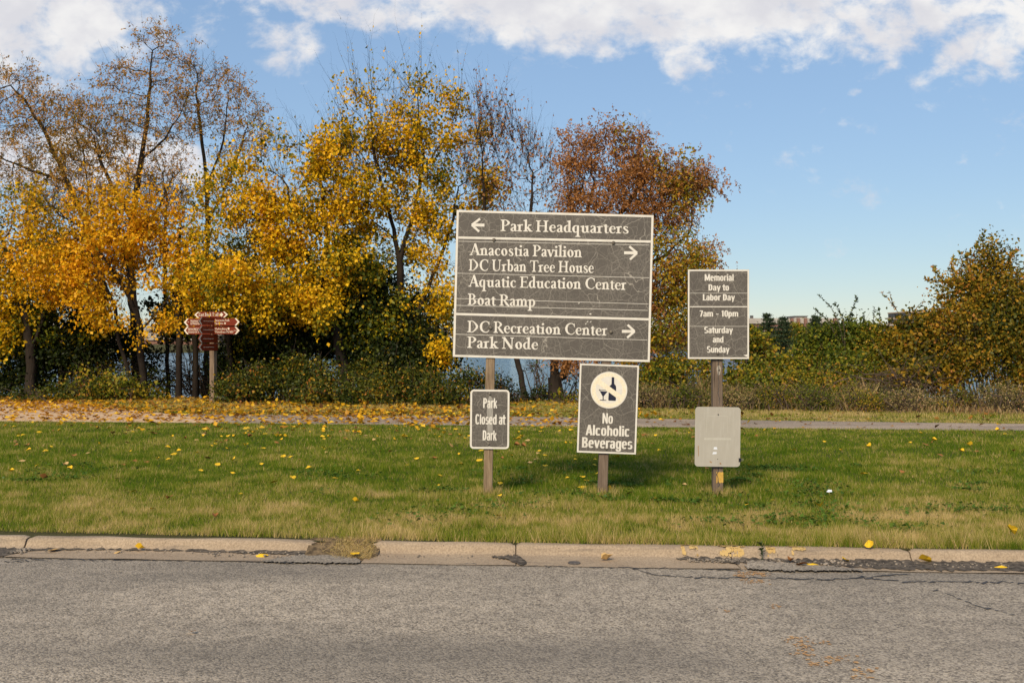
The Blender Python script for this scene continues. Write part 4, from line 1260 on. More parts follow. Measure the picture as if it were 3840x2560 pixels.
p1, l1 = post('wooden_post', (1829, 1853), (1846, 1000), 0.091, 0.089, M['wood'], 'weathered wooden post behind the small Park Closed at Dark sign', 1)
p2, l2 = post('wooden_post', (2260, 1861), (2287, 1000), 0.097, 0.089, M['wood_brown'], 'leaning wooden post under the No Alcoholic Beverages sign', 2)
p3, l3 = post('wooden_post', (2694, 1860), (2689, 1060), 0.100, 0.095, M['wood_brown'], 'cracked brown wooden post carrying the opening hours sign, yellow paint near its foot', 3)
# worn yellow paint on the third post
rng = np.random.default_rng(3)
n = 12
xs_ = np.linspace(-.022, .049, n)
mb = MB()
mb.grid([[(x, -.0475 - .003, .115 + .02 * rng.random()) for x in xs_], [(x, -.0475 - .003, .16) for x in xs_], [(x, -.0475 - .003, .225 + .012 * rng.random()) for x in xs_]])
mb.build('paint_patch', simple('worn_yellow_post_paint', (.45, .25, .05), (.62, .38, .08), 25.0, .85), p3)
# crack down the third post, and knots
mb = MB(); cl_, cr_ = [], []
for k in range(24):
    z = .08 + k * .021; xx = -.004 + .006 * math.sin(k * .9) + .004 * rng.normal(); ww = .0025 + .003 * rng.random()
    if .36 < z < .60: pass
    cl_.append((xx - ww, -.0475 - .0036, z)); cr_.append((xx + ww, -.0475 - .0036, z))
mb.grid([cr_, cl_])
mb2 = MB()
for k in range(20):
    pass
mb.build('split', M['crack'], p3)
mb = MB(); cl_, cr_ = [], []
for k in range(26):
    z = .90 + k * .019; xx = .002 + .004 * math.sin(k * .7) + .003 * rng.normal(); ww = .002 + .002 * rng.random()
    cl_.append((xx - ww, -.0475 - .002, z)); cr_.append((xx + ww, -.0475 - .002, z))
mb.grid([cr_, cl_]); mb.build('split', M['crack'], p3)
kb = MB(); kb.poly([(.004 + .020 * math.cos(a) * (1 + .2 * math.sin(3 * a)), -.0475 - .0016, 1.26 + .05 * math.sin(a)) for a in np.linspace(0, 6.1, 18)])
kb.build('pale_stain', simple('pale_sap_stain', (.30, .25, .2), (.42, .37, .30), 40.0, .9), p3)
kb = MB()
for rr_, yy in ((0, 0),):
    rows = [[(.004 + r * math.cos(a), -.0475 - .002 - q, 1.262 + r * math.sin(a)) for a in np.linspace(0, 6.2832, 13)[:-1]] for r, q in ((.011, 0), (.011, .004), (.007, .007), (.001, .008))]
    kb.grid(rows, closed=True)
kb.build('bolt', M['bolt'], p3, smooth=True)

# ------------------------------------------------------------------ trail signpost
DT = 25.0
tb = P(800, 1511, DT)
troot = thing('trail_signpost', (tb.x, DT, 0), 'grey wooden trail signpost with maroon pointed blades and cream lettering', 'signpost')
th = math.radians(20)
troot.rotation_euler = (0, 0, -th)
PT = 0.135
mb = MB(); mb.prism(Sign.rr(PT, PT, 0.012, 2), 0, 1)
mb.v = [(x, z, (0 if y == 0 else 1) * 2.30 - (0.3 if y == 0 else 0)) for x, y, z in mb.v]
tp = mb.build('post', M['wood_grey'], troot)
PXM = DT / FPX


def blade(x0, x1, z0, z1, y, rot, tips, lines, lname='lettering'):
    """pointed board; local x along the board, tips: 'l','r','lr' say which ends are arrow-shaped"""
    bl = bpy.data.objects.new('blade', None)
    hw, zc = (z1 - z0) / 2, (z0 + z1) / 2
    a = 0.10 if 'l' in tips else 0.0; b = 0.10 if 'r' in tips else 0.0
    out = [(x0 + a, z0), (x1 - b, z0)] + ([(x1, zc)] if b else []) + [(x1 - b, z1), (x0 + a, z1)] + ([(x0, zc)] if a else [])
    mb = MB(); mb.prism(out, -0.012, 0.012)
    o = mb.build('blade', M['trail_red'], troot)
    o.location = (0, y, 0) if rot == 0 else (0, 0, 0)
    o.rotation_euler = (0, 0, rot)
    cm_ = MB()
    tk = 0.045
    if b:
        cm_ = MB(); cm_.poly([(x1 - b, -.0130, z1), (x1 - b + tk - .09, -.0130, z1), (x1 - tk - .01, -.0130, zc), (x1 - b + tk - .09, -.0130, z0), (x1 - b, -.0130, z0), (x1, -.0130, zc)][::-1]); cm_.build('arrowhead', M['trail_cream'], o)
    if a:
        cm_ = MB(); cm_.poly([(x0 + a, -.0130, z1), (x0 + a - tk + .09, -.0130, z1), (x0 + tk + .01, -.0130, zc), (x0 + a - tk + .09, -.0130, z0), (x0 + a, -.0130, z0), (x0, -.0130, zc)]); cm_.build('arrowhead', M['trail_cream'], o)
    for (kind, s, xa_, xb_, zb, cap) in lines:
        if kind == 'serif':
            q = MB(); serif_text(q, s, (xa_, zb), (1, 0), (0, 1), xb_ - xa_, cap, -.0132); q.build(lname, M['trail_cream'], o)
        elif kind == 'sans':
            sans_text(lname, s, (xa_, zb), (1, 0), (0, 1), xb_ - xa_, cap, -.0132, M['trail_cream'], o, .02, 0.25)
        elif kind == 'bar':
            q = MB(); q.poly([(xa_, -.0132, zb), (xb_, -.0132, zb), (xb_, -.0132, zb + cap), (xa_, -.0132, zb + cap)]); q.build('rule', M['trail_cream'], o)
        elif kind == 'diamond':
            q = MB(); xc = (xa_ + xb_) / 2; q.poly([(xa_, -.0132, zb), (xc, -.0132, zb - cap), (xb_, -.0132, zb), (xc, -.0132, zb + cap)]); q.build('emblem', M['trail_cream'], o)
    return o


def zt(py): return CAMZ + (1280 - py) * PXM


k_ = 1 / math.cos(th)
def xt(px): return (px - 803) * PXM * k_
front = -PT / 2 - 0.016
blade(xt(733), xt(874), zt(1191), zt(1169), front, 0, 'lr', [('serif', 'East Bank Trail', xt(751), xt(835), zt(1185), .085), ('diamond', '', xt(838.5), xt(855), zt(1180), .055)])
blade(xt(688), xt(800), zt(1221.5), zt(1194), front, 0, 'l', [('serif', 'Nationals Park', xt(716), xt(776), zt(1205.5), .05), ('bar', '', xt(716), xt(790), zt(1210), .010), ('sans', 'via Frederick Douglass', xt(716), xt(785), zt(1216.5), .032), ('sans', '1.1 mi', xt(697), xt(710), zt(1208), .026)])
blade(xt(688), xt(800), zt(1253), zt(1224), front, 0, 'l', [('sans', 'National Mall 2.8 mi', xt(705), xt(761), zt(1234.5), .036), ('bar', '', xt(705), xt(790), zt(1239), .010), ('sans', 'Downtown DC 3.7 mi', xt(705), xt(764), zt(1247.5), .036), ('bar', '', xt(764), xt(771), zt(1234.5), .034), ('bar', '', xt(767), xt(774), zt(1247.5), .034)])
blade(xt(806), xt(922), zt(1221.5), zt(1194), front, 0, 'r', [('serif', 'Anacostia Park', xt(819), xt(880), zt(1205), .052), ('serif', 'Facilities', xt(819), xt(855), zt(1216), .052), ('diamond', '', xt(858), xt(866), zt(1212.5), .03)])
blade(xt(806), xt(922), zt(1253), zt(1226), front, 0, 'r', [('serif', 'Bladensburg', xt(819), xt(870), zt(1236.5), .052), ('serif', 'Waterfront Pk MD', xt(819), xt(897), zt(1248), .052), ('bar', '', xt(873), xt(880), zt(1236.5), .05), ('sans', '7.6 mi', xt(898), xt(912), zt(1241), .024)])
side = (PT / 2) + 0.018
for (a_, b_, ln) in ((1219, 1191, 2), (1250.5, 1223, 2), (1284.5, 1255, 2), (1314, 1288, 2)):
    # blades at right angles, pointing towards the road: their faces turn away from the sun
    bo = blade(-0.70, 0.065, zt(a_), zt(b_), 0, 0, 'l', [('bar', '', -.52, -.1, zt((a_ + b_) / 2) - .005, .010)])
    bo.rotation_euler = (0, 0, math.pi / 2)
    bo.location = (PT / 2 + .013, 0, 0)

# ------------------------------------------------------------------ vegetation builders
def tubes(segs, sides):
    """segs: (n,8) p0,p1,r0,r1 -> vertices, quads"""
    p0, p1, r0, r1 = segs[:, 0:3], segs[:, 3:6], segs[:, 6], segs[:, 7]
    d = p1 - p0; d /= (np.linalg.norm(d, axis=1, keepdims=True) + 1e-9)
    ref = np.tile(np.array([[0.12, 0.99, 0.06]]), (len(d), 1))
    u = np.cross(d, ref); u /= (np.linalg.norm(u, axis=1, keepdims=True) + 1e-9)
    v = np.cross(d, u)
    a = np.arange(sides) / sides * 2 * np.pi
    ring = u[:, None, :] * np.cos(a)[None, :, None] + v[:, None, :] * np.sin(a)[None, :, None]
    A = p0[:, None, :] + ring * r0[:, None, None]; B = (p1 + d * (r1 * 0.3)[:, None])[:, None, :] + ring * r1[:, None, None]
    V = np.concatenate([A, B], 1).reshape(-1, 3)
    i = np.arange(len(d))[:, None] * 2 * sides
    k = np.arange(sides); k2 = (k + 1) % sides
    F = np.stack([i + k, i + sides + k, i + sides + k2, i + k2], 2).reshape(-1, 4)
    return V, F


def E(px, py, rx, ry, d, depth=None):
    c = P(px, py, d)
    return (np.array(c), np.array([rx * d / FPX, depth if depth is not None else 0.8 * max(rx, ry) * d / FPX, ry * d / FPX]))


def in_env(env, n, rng, surf=0.0):
    vol = np.array([e[1].prod() ** 0.85 for e in env]); vol /= vol.sum()
    k = rng.choice(len(env), n, p=vol)
    d = rng.normal(size=(n, 3)); d /= np.linalg.norm(d, axis=1, keepdims=True)
    r = rng.random(n) ** (1 / 3)
    if surf: r = r * (1 - surf) + surf * (0.82 + .25 * rng.random(n))
    C = np.array([e[0] for e in env])[k]; R = np.array([e[1] for e in env])[k]
    return C + d * R * r[:, None]


def grow(paths, env, n_attr, step, kill, rng, up=0.12, jit=0.25, maxit=140):
    """space colonisation from hand-laid trunk paths into an envelope of ellipsoids"""
    pos, par = [], []
    for pth in paths:
        prev = -1
        if pos:                                   # join to the nearest node of the trunk
            q = np.array(pos); prev = int(np.argmin(((q - np.array(pth[0])) ** 2).sum(1)))
        pts = [Vector(p) for p in pth]
        for i, (a, b) in enumerate(zip(pts[:-1], pts[1:])):
            n = max(1, int((b - a).length / step))
            for k in range(n):
                c = a.lerp(b, k / n)
                if i == 0 and k == 0 and prev >= 0: continue
                c = c + Vector(rng.normal(size=3) * 0.016 * (1 if i + k else 0))
                pos.append(tuple(c)); par.append(prev); prev = len(pos) - 1
        pos.append(tuple(pts[-1])); par.append(prev)
    att = in_env(env, n_attr, rng)
    alive = list(range(n_attr))
    for it in range(maxit):
        kd = kdtree.KDTree(len(pos))
        for i, p in enumerate(pos): kd.insert(p, i)
        kd.balance()
        acc = {}
        nxt = []
        for a in alive:
            co, i, dist = kd.find(att[a])
            if dist < kill: continue
            nxt.append(a)
            v = (Vector(att[a]) - co) / dist
            acc[i] = acc[i] + v if i in acc else v
        alive = nxt
        if not acc: break
        added = 0
        for i, v in acc.items():
            v = v.normalized() + Vector(rng.normal(size=3) * jit) + Vector((0, 0, up))
            c = Vector(pos[i]) + v.normalized() * step
            q = kd.find(c)
            if q[2] < step * 0.35: continue
            pos.append(tuple(c)); par.append(i); added += 1
        if not added: break
    return np.array(pos), np.array(par)


def radii(par, tip, base, pw=0.66):
    n = len(par)
    s = np.zeros(n)
    child = np.zeros(n, int)
    for i in range(n):
        if par[i] >= 0: child[par[i]] += 1
    s[child == 0] = 1.0
    order = np.arange(n - 1, -1, -1)
    # parents always come before children except joined paths, so repeat the pass in depth order
    depth = np.zeros(n, int)
    for i in range(n):
        j, k = i, 0
        while par[j] >= 0 and k < 9999: j = par[j]; k += 1
        depth[i] = k
    for i in np.argsort(-depth, kind='stable'):
        if par[i] >= 0: s[par[i]] += s[i]
    s = np.maximum(s, 1)
    r = tip + (base - tip) * ((s - 1) / max(s.max() - 1, 1)) ** pw
    return r, depth


def rand_unit(n, rng):
    d = rng.normal(size=(n, 3))
    return d / np.linalg.norm(d, axis=1, keepdims=True)


def tree(name, label, cat, paths, env, base_r, leaf, n_leaf, size, rng_seed, n_attr=420, step=0.28, kill=0.42, twig=(2, 0.45), up=0.12, barkm='bark', tip=0.006, droop=0.5, aspect=0.8,
         group=None, twig_up=0.35, cluster=0.16, gap=0.35, extra=None, flare=1.5, bare_top=None, crown='crown', compound=0, clen=.2, wisps=0, wisp_len=1.3, sides=7):
    """a thing with a trunk (limbs and twigs in one bark mesh) and a crown of single leaves"""
    rng = np.random.default_rng(rng_seed)
    pos, par = grow(paths, env, n_attr, step, kill, rng, up)
    r, depth = radii(par, tip, base_r)
    b = pos[0]
    root = thing(name, (b[0], b[1], max(b[2], -1.0)), label, cat, group)
    idx = np.where(par >= 0)[0]
    p0, p1 = pos[par[idx]], pos[idx]
    rc = r[idx]; rp = np.minimum(r[par[idx]], rc * 1.25 + .002)
    fl = np.interp(p0[:, 2] - b[2], [0, .25, .6], [flare, 1.12, 1.0]); fl1 = np.interp(p1[:, 2] - b[2], [0, .25, .6], [flare, 1.12, 1.0])
    segs = np.concatenate([p0, p1, (rp * fl)[:, None], (rc * fl1)[:, None]], 1)
    thick = rc > 0.03
    # twigs
    small = idx[r[idx] < max(tip * 3.2, .02)]
    nt = int(twig[0] * len(small))
    src = rng.choice(small, nt) if len(small) else np.array([], int)
    dirn = pos[src] - pos[par[src]]; dirn /= (np.linalg.norm(dirn, axis=1, keepdims=True) + 1e-9)
    td = dirn * 0.7 + rand_unit(nt, rng) * 0.75 + np.array([0, 0, twig_up]); td /= np.linalg.norm(td, axis=1, keepdims=True)
    tl = twig[1] * (0.4 + rng.random(nt))
    t0 = pos[src]; tm = t0 + td * tl[:, None] * .5 + rand_unit(nt, rng) * .03; t1 = t0 + td * tl[:, None] + rand_unit(nt, rng) * .05 + np.array([0, 0, .06])
    tr = tip * .62
    tw = np.concatenate([np.concatenate([t0, tm, np.full((nt, 1), tr), np.full((nt, 1), tr * .75)], 1), np.concatenate([tm, t1, np.full((nt, 1), tr * .75), np.full((nt, 1), tr * .4)], 1)])
    ww = np.zeros((0, 8))
    if wisps:
        top = small[np.argsort(-(pos[small, 2] + .25 * np.abs(pos[small, 0] - pos[small, 0].mean()) + rng.normal(size=len(small)) * .9))[:max(8, len(small) // 2)]]
        q = rng.choice(top, wisps); L = wisp_len * (.35 + .8 * rng.random(wisps))
        wd_ = (pos[q] - pos[par[q]]); wd_ /= (np.linalg.norm(wd_, axis=1, keepdims=True) + 1e-9)
        wd_ = wd_ * .35 + rand_unit(wisps, rng) * .38 + np.array([0, 0, .8]); wd_ /= np.linalg.norm(wd_, axis=1, keepdims=True)
        a0 = pos[q]; chain = []
        for z in range(4):
            a1 = a0 + wd_ * (L / 4)[:, None]; f0, f1 = .0062 - .0013 * z, .0062 - .0013 * (z + 1)
            chain.append(np.concatenate([a0, a1, np.full((wisps, 1), f0), np.full((wisps, 1), f1)], 1))
            sd = wd_ * .6 + rand_unit(wisps, rng) * .6; chain.append(np.concatenate([a1, a1 + sd * (L * .22)[:, None], np.full((wisps, 1), f1 * .8), np.full((wisps, 1), .0012)], 1))
            wd_ = wd_ + rand_unit(wisps, rng) * .16 + np.array([0, 0, .05]); wd_ /= np.linalg.norm(wd_, axis=1, keepdims=True); a0 = a1
        ww = np.concatenate(chain)
    thin = np.concatenate([segs[~thick], tw, ww])
    V1, F1 = tubes(segs[thick], sides) if thick.any() else (np.zeros((0, 3)), np.zeros((0, 4), int))
    V2, F2 = tubes(thin, 3)
    np_mesh('trunk', np.concatenate([V1, V2]), [np.concatenate([F1, F2 + len(V1)])], M[barkm], root, smooth=True)
    # leaves sit along the twigs, some stretches bare
    if n_leaf:
        k = rng.integers(0, nt, n_leaf); f = rng.random(n_leaf)
        q0 = t0[k]
        keep = .5 * fbm(q0[:, 0] * .9 + q0[:, 1] * .6, q0[:, 2] * .9 + q0[:, 1] * .5, rng_seed, 2) + .5 * fbm(q0[:, 0] * 3.1 + q0[:, 1] * 2.1, q0[:, 2] * 3.1 + q0[:, 1] * 1.7, rng_seed + 5, 2) > gap
        if bare_top is not None:
            keep &= (rng.random(n_leaf) > np.clip((t0[k][:, 2] - bare_top[0]) / bare_top[1], 0, .97))
        k, f = k[keep], f[keep]; n = len(k)
        lp = t0[k] * (1 - f)[:, None] + t1[k] * f[:, None] + rng.normal(size=(n, 3)) * cluster * np.array([1, 1, .8])
        ld = td[k] * .35 + rand_unit(n, rng) * .8 + np.array([0, 0, -droop])
        n0 = n
        if compound:                              # leaflets strung along drooping stalks
            g = np.arange(n) // compound * compound; q = (np.arange(n) % compound) / compound
            ld = ld / np.linalg.norm(ld, axis=1, keepdims=True)
            lp = lp[g] + ld[g] * (clen * q)[:, None]; ld = ld[g] * .5 + rand_unit(n, rng) * .75
        ln = rand_unit(n, rng) * .9 + np.array(SUN_DIR)[None] * .55
        lv, lf = leaf_quads(lp, ld, ln, size * (0.40 + 1.0 * rng.random(n) ** 1.3), aspect)
        if wisps:
            q = rng.integers(0, len(ww), wisps * 3); f = rng.random(len(q))[:, None]
            wp = ww[q, 0:3] * (1 - f) + ww[q, 3:6] * f; m_ = len(q)
            v2, f2 = leaf_quads(wp, rand_unit(m_, rng) * .6 + np.array([0, 0, -.8]), rand_unit(m_, rng) + np.array(SUN_DIR) * .6, size * (.5 + .7 * rng.random(m_)), aspect * .8)
            lf = np.concatenate([lf, f2 + len(lv)]); lv = np.concatenate([lv, v2]); n += m_
        rv0 = np.clip(rng.normal(.55, .22, n), 0, 1)
        if compound: rv0[:n0] = np.clip(rv0[:n0] * .4 + .6 * np.repeat(rv0[:n0 // compound + 1], compound)[:n0], 0, 1)
        np_mesh(crown, lv, [lf], M[leaf], root, attrs={'rnd': np.repeat(rv0, 4)})
    return root


def px_path(d, *pts):
    return [P(x, y, d) for x, y in pts]


def shrub(name, label, cat, env, leaf, n_leaf, size, seed, d_base, stems=16, group=None, droop=0.25, aspect=.75, gap=.36, surf=.55, base=None, clump=.13, stem_up=1.0):
    """rounded bush: stems fan from the ground into clumps of leaves spread through the envelope"""
    rng = np.random.default_rng(seed)
    c0 = np.mean([e[0] for e in env], 0)
    bx = c0[0] if base is None else base
    root = thing(name, (bx, c0[1], 0), label, cat, group)
    cents = in_env(env, max(30, n_leaf // 22), rng, surf)
    cents = cents[cents[:, 2] > 0.02]
    keep = fbm(cents[:, 0] * 1.5 + cents[:, 1], cents[:, 2] * 1.7 + cents[:, 1] * .6, seed, 2) > gap
    cents = cents[keep] if keep.sum() > 12 else cents
    k = rng.integers(0, len(cents), n_leaf)
    lp = cents[k] + rng.normal(size=(n_leaf, 3)) * clump
    lp[:, 2] = np.maximum(lp[:, 2], .015)
    out = lp - c0; out /= (np.linalg.norm(out, axis=1, keepdims=True) + 1e-9)
    ld = rand_unit(n_leaf, rng) * .9 + out * .3 + np.array([0, 0, -droop])
    ln = rand_unit(n_leaf, rng) * .8 + out * .4 + np.array(SUN_DIR)[None] * .5
    V, F = leaf_quads(lp, ld, ln, size * (.5 + .9 * rng.random(n_leaf)), aspect)
    np_mesh('foliage', V, [F], M[leaf], root, attrs={'rnd': np.repeat(np.clip(rng.normal(.5, .24, n_leaf), 0, 1), 4)})
    sel = cents[rng.integers(0, len(cents), stems)]
    segs = []
    for q in sel:
        b = np.array([q[0] * .6 + bx * .4 + rng.normal() * .15, c0[1] + rng.normal() * .15 + (q[1] - c0[1]) * .4, 0.0])
        m_ = (b + q) / 2 + np.array([rng.normal() * .1, rng.normal() * .1, .15 * stem_up]); r0 = .008 + .012 * rng.random()
        segs += [np.concatenate([b, m_, [r0, r0 * .7]]), np.concatenate([m_, q, [r0 * .7, r0 * .3]])]
        for z in range(3):
            e = q + rng.normal(size=3) * .25; segs.append(np.concatenate([m_ * .3 + q * .7, e, [r0 * .4, .002]]))
    V, F = tubes(np.array(segs), 4)
    np_mesh('stem', V, [F], M['twig'], root, smooth=True)
    return root


# ------------------------------------------------------------------ trees, left to right
LOC = dict(barkm='bark_dark', tip=.0055, aspect=.45, cluster=.10, droop=.35, compound=7, clen=.24)
tree('locust_tree', 'tall thin-leaved brown locust tree, highest of all, behind the golden mulberries', 'tree',
     [px_path(30, (512, 1490), (505, 1250), (490, 1030), (492, 860), (520, 650), (548, 480), (560, 330), (572, 190)), px_path(30, (496, 820), (420, 700), (360, 560)), px_path(30, (530, 600), (620, 520), (680, 420)), px_path(30, (492, 900), (600, 780), (650, 650))],
     [E(585, 170, 90, 75, 30), E(470, 290, 130, 90, 30), E(640, 320, 120, 100, 30), E(400, 450, 180, 110, 30), E(600, 520, 150, 110, 30), E(320, 580, 160, 100, 30), E(540, 700, 190, 120, 30)],
     0.135, 'locust', 27000, .075, 1, n_attr=1000, step=.22, kill=.28, twig=(2.4, .5), gap=.36, wisps=40, wisp_len=.6, **LOC)
tree('locust_tree', 'leaning brown locust tree with a wide sparse crown reaching the photo edge', 'tree',
     [px_path(31, (395, 1490), (385, 1200), (370, 1000), (330, 850), (250, 680), (190, 540), (110, 400), (40, 320)), px_path(31, (330, 850), (330, 700), (310, 560)), px_path(31, (250, 680), (120, 640), (20, 600))],
     [E(60, 320, 120, 70, 31), E(180, 430, 170, 90, 31), E(0, 480, 120, 120, 31), E(290, 560, 130, 90, 31), E(120, 640, 220, 110, 31), E(-90, 420, 100, 110, 31), E(260, 730, 160, 100, 31)],
     0.105, 'locust', 23000, .075, 2, n_attr=900, step=.23, kill=.29, twig=(2.4, .5), gap=.34, wisps=40, wisp_len=.6, **LOC)
tree('locust_tree', 'slender nearly bare locust tree rising beside the yellow mulberry crown', 'tree',
     [px_path(31.5, (770, 1490), (776, 1100), (778, 800), (772, 650), (750, 480), (735, 330)), px_path(31.5, (776, 830), (830, 740), (880, 620), (930, 470)), px_path(31.5, (774, 700), (830, 560), (850, 430))],
     [E(705, 240, 85, 55, 31.5), E(780, 310, 110, 70, 31.5), E(890, 400, 110, 80, 31.5), E(710, 430, 100, 90, 31.5), E(920, 540, 110, 100, 31.5), E(820, 490, 110, 90, 31.5)],
     0.085, 'locust', 9000, .075, 3, n_attr=620, step=.23, kill=.3, twig=(2.2, .5), gap=.38, wisps=60, wisp_len=.7, **LOC)
tree('sapling_tree', 'thin dark bare sapling standing between the two locust trunks and the yellow crowns', 'sapling', [px_path(29.5, (630, 1490), (622, 1200), (615, 950), (625, 760), (610, 650))], [E(610, 720, 110, 140, 29.5), E(640, 860, 110, 120, 29.5), E(560, 900, 80, 90, 29.5)], .06, 'locust', 2400, .08, 13, n_attr=300, step=.22, kill=.3, twig=(2.4, .5), gap=.4, wisps=50, wisp_len=.8, flare=1.2, **LOC)
MUL = dict(barkm='bark_dark', tip=.0055, cluster=.13, droop=.65)
tree('mulberry_tree', 'golden mulberry tree cut off by the photo edge, over dark undergrowth', 'tree',
     [px_path(27.5, (112, 1500), (118, 1380), (105, 1230), (80, 1120), (40, 1000)), px_path(27.5, (112, 1260), (150, 1180), (170, 1100)), px_path(27.5, (118, 1300), (160, 1200), (140, 1050))],
     [E(-10, 930, 140, 130, 27.5), E(70, 1080, 150, 100, 27.5), E(-80, 1080, 140, 120, 27.5), E(140, 960, 150, 120, 27.5), E(20, 1240, 65, 90, 27.5), E(-60, 800, 100, 80, 27.5), E(90, 780, 90, 70, 27.5)],
     0.14, 'mulberry', 18000, .09, 4, n_attr=520, step=.25, kill=.33, twig=(2.6, .6), gap=.34, wisps=30, **MUL)
tree('mulberry_tree', 'many-stemmed golden mulberry tree in front of the tall locust', 'tree',
     [px_path(26.6, (515, 1490), (470, 1360), (440, 1240), (430, 1150), (390, 1050), (340, 950)), px_path(26.6, (548, 1490), (530, 1340), (520, 1200), (500, 1080), (470, 980), (450, 860)), px_path(26.6, (520, 1200), (470, 1080), (380, 960), (300, 850)), px_path(26.6, (525, 1250), (580, 1180), (650, 1100))],
     [E(300, 820, 190, 120, 26.6), E(180, 980, 200, 110, 26.6), E(420, 930, 190, 120, 26.6), E(330, 1080, 210, 100, 26.6), E(560, 980, 140, 100, 26.6), E(660, 1060, 130, 90, 26.6), E(170, 800, 130, 70, 26.6), E(260, 720, 90, 50, 26.6), E(500, 1200, 90, 60, 25.8), E(580, 1255, 120, 55, 25.6), E(440, 1245, 60, 35, 25.6), E(540, 800, 140, 70, 26.6), E(640, 920, 90, 70, 26.6), E(380, 1190, 120, 40, 26.2), E(690, 1180, 70, 50, 26.0)],
     0.115, 'mulberry_orange', 41000, .09, 5, n_attr=1000, step=.25, kill=.33, twig=(2.6, .6), gap=.46, bare_top=(4.2, 2.6), wisps=90, **MUL)
tree('mulberry_tree', 'broad dense yellow mulberry tree above the maroon trail signpost', 'tree',
     [px_path(26.2, (1310, 1480), (1290, 1380), (1265, 1270), (1240, 1170), (1200, 1060), (1150, 950), (1100, 820), (1080, 700)), px_path(26.2, (1255, 1230), (1130, 1120), (980, 1040), (850, 980)), px_path(26.2, (1200, 1060), (1230, 900), (1210, 720), (1180, 560)), px_path(26.2, (1150, 950), (1000, 860), (900, 760)), px_path(26.2, (1240, 1170), (1080, 1110), (900, 1100))],
     [E(830, 760, 100, 120, 26.2), E(960, 720, 150, 140, 26.2), E(1110, 640, 130, 150, 26.2), E(830, 930, 140, 130, 26.2), E(980, 900, 190, 150, 26.2), E(1150, 800, 160, 150, 26.2), E(900, 1060, 220, 75, 25.6), E(1080, 1040, 190, 110, 26.2), E(1100, 1170, 190, 55, 25.8), E(1010, 580, 80, 70, 26.2), E(750, 850, 80, 80, 26.2), E(1260, 980, 130, 110, 26.2), E(690, 1070, 100, 60, 25.6), E(1230, 600, 130, 140, 26.2), E(1290, 760, 110, 120, 26.2), E(780, 1140, 110, 40, 25.6), E(1290, 1100, 90, 80, 26.0), E(880, 1160, 70, 50, 25.4), E(1180, 1210, 120, 40, 25.6), E(1050, 1130, 110, 50, 25.4)],
     0.15, 'mulberry', 62000, .09, 6, n_attr=1500, step=.25, kill=.33, twig=(2.8, .6), gap=.46, wisps=150, wisp_len=1.3, bare_top=(6.9, 1.3), **MUL)
tree('mulberry_tree', 'yellow mulberry tree with bare upward twigs on top and an open middle', 'tree',
     [px_path(27, (1520, 1480), (1512, 1300), (1505, 1130), (1500, 980), (1478, 860), (1440, 720), (1400, 560), (1390, 400)), px_path(27, (1500, 960), (1560, 780), (1590, 600), (1570, 400)), px_path(27, (1512, 1280), (1580, 1140), (1640, 1000), (1690, 860), (1720, 700)), px_path(27, (1490, 900), (1400, 830), (1330, 740)), px_path(27, (1590, 640), (1680, 500), (1720, 400))],
     [E(1370, 440, 110, 110, 27), E(1480, 570, 160, 150, 27), E(1310, 620, 110, 130, 27), E(1660, 620, 130, 120, 27), E(1770, 730, 90, 120, 27), E(1560, 400, 110, 110, 27), E(1420, 780, 150, 120, 27), E(1650, 840, 130, 100, 27), E(1540, 1010, 130, 100, 27), E(1660, 1060, 100, 120, 26.5), E(1590, 1180, 100, 70, 26.5), E(1690, 1240, 60, 80, 26.5), E(1440, 350, 80, 60, 27), E(1700, 450, 100, 90, 27), E(1400, 930, 90, 80, 27), E(1640, 1200, 110, 90, 26.3), E(1700, 1330, 30, 60, 26.0), E(1800, 660, 90, 110, 27), E(1740, 540, 90, 90, 27), E(1790, 800, 70, 80, 27)],
     0.13, 'mulberry', 56000, .09, 7, n_attr=1300, step=.25, kill=.33, twig=(2.8, .55), gap=.485, twig_up=.6, bare_top=(6.7, 2.5), wisps=300, wisp_len=1.7, **MUL)
tree('mulberry_tree', 'half green mulberry tree filling the shade behind the trail signpost', 'tree', [px_path(27.8, (865, 1500), (858, 1340), (850, 1180), (840, 1020)), px_path(27.8, (858, 1330), (930, 1240), (1000, 1180)), px_path(27.8, (855, 1260), (780, 1180), (740, 1120))],
     [E(830, 1000, 150, 130, 27.8), E(930, 1140, 160, 100, 27.8), E(750, 1190, 120, 80, 27.8), E(1020, 1250, 130, 60, 27.6), E(680, 1150, 80, 90, 27.8)], 0.09, 'mulberry_green', 17000, .095, 14, n_attr=600, step=.25, kill=.33, twig=(2.6, .55), gap=.45, **MUL)
tree('mulberry_tree', 'green and yellow mulberry tree between the two broad yellow ones, low behind the brambles', 'tree', [px_path(26.9, (1370, 1480), (1362, 1320), (1350, 1160), (1335, 1000)), px_path(26.9, (1362, 1300), (1440, 1220), (1500, 1190)), px_path(26.9, (1360, 1280), (1290, 1200), (1260, 1120))],
     [E(1340, 1020, 110, 150, 26.9), E(1410, 1160, 110, 90, 26.9), E(1280, 1190, 90, 80, 26.9), E(1470, 1250, 110, 70, 26.7), E(1380, 1290, 90, 50, 26.5)], 0.09, 'mulberry_green', 15000, .098, 15, n_attr=560, step=.25, kill=.33, twig=(2.6, .55), gap=.44, **MUL)
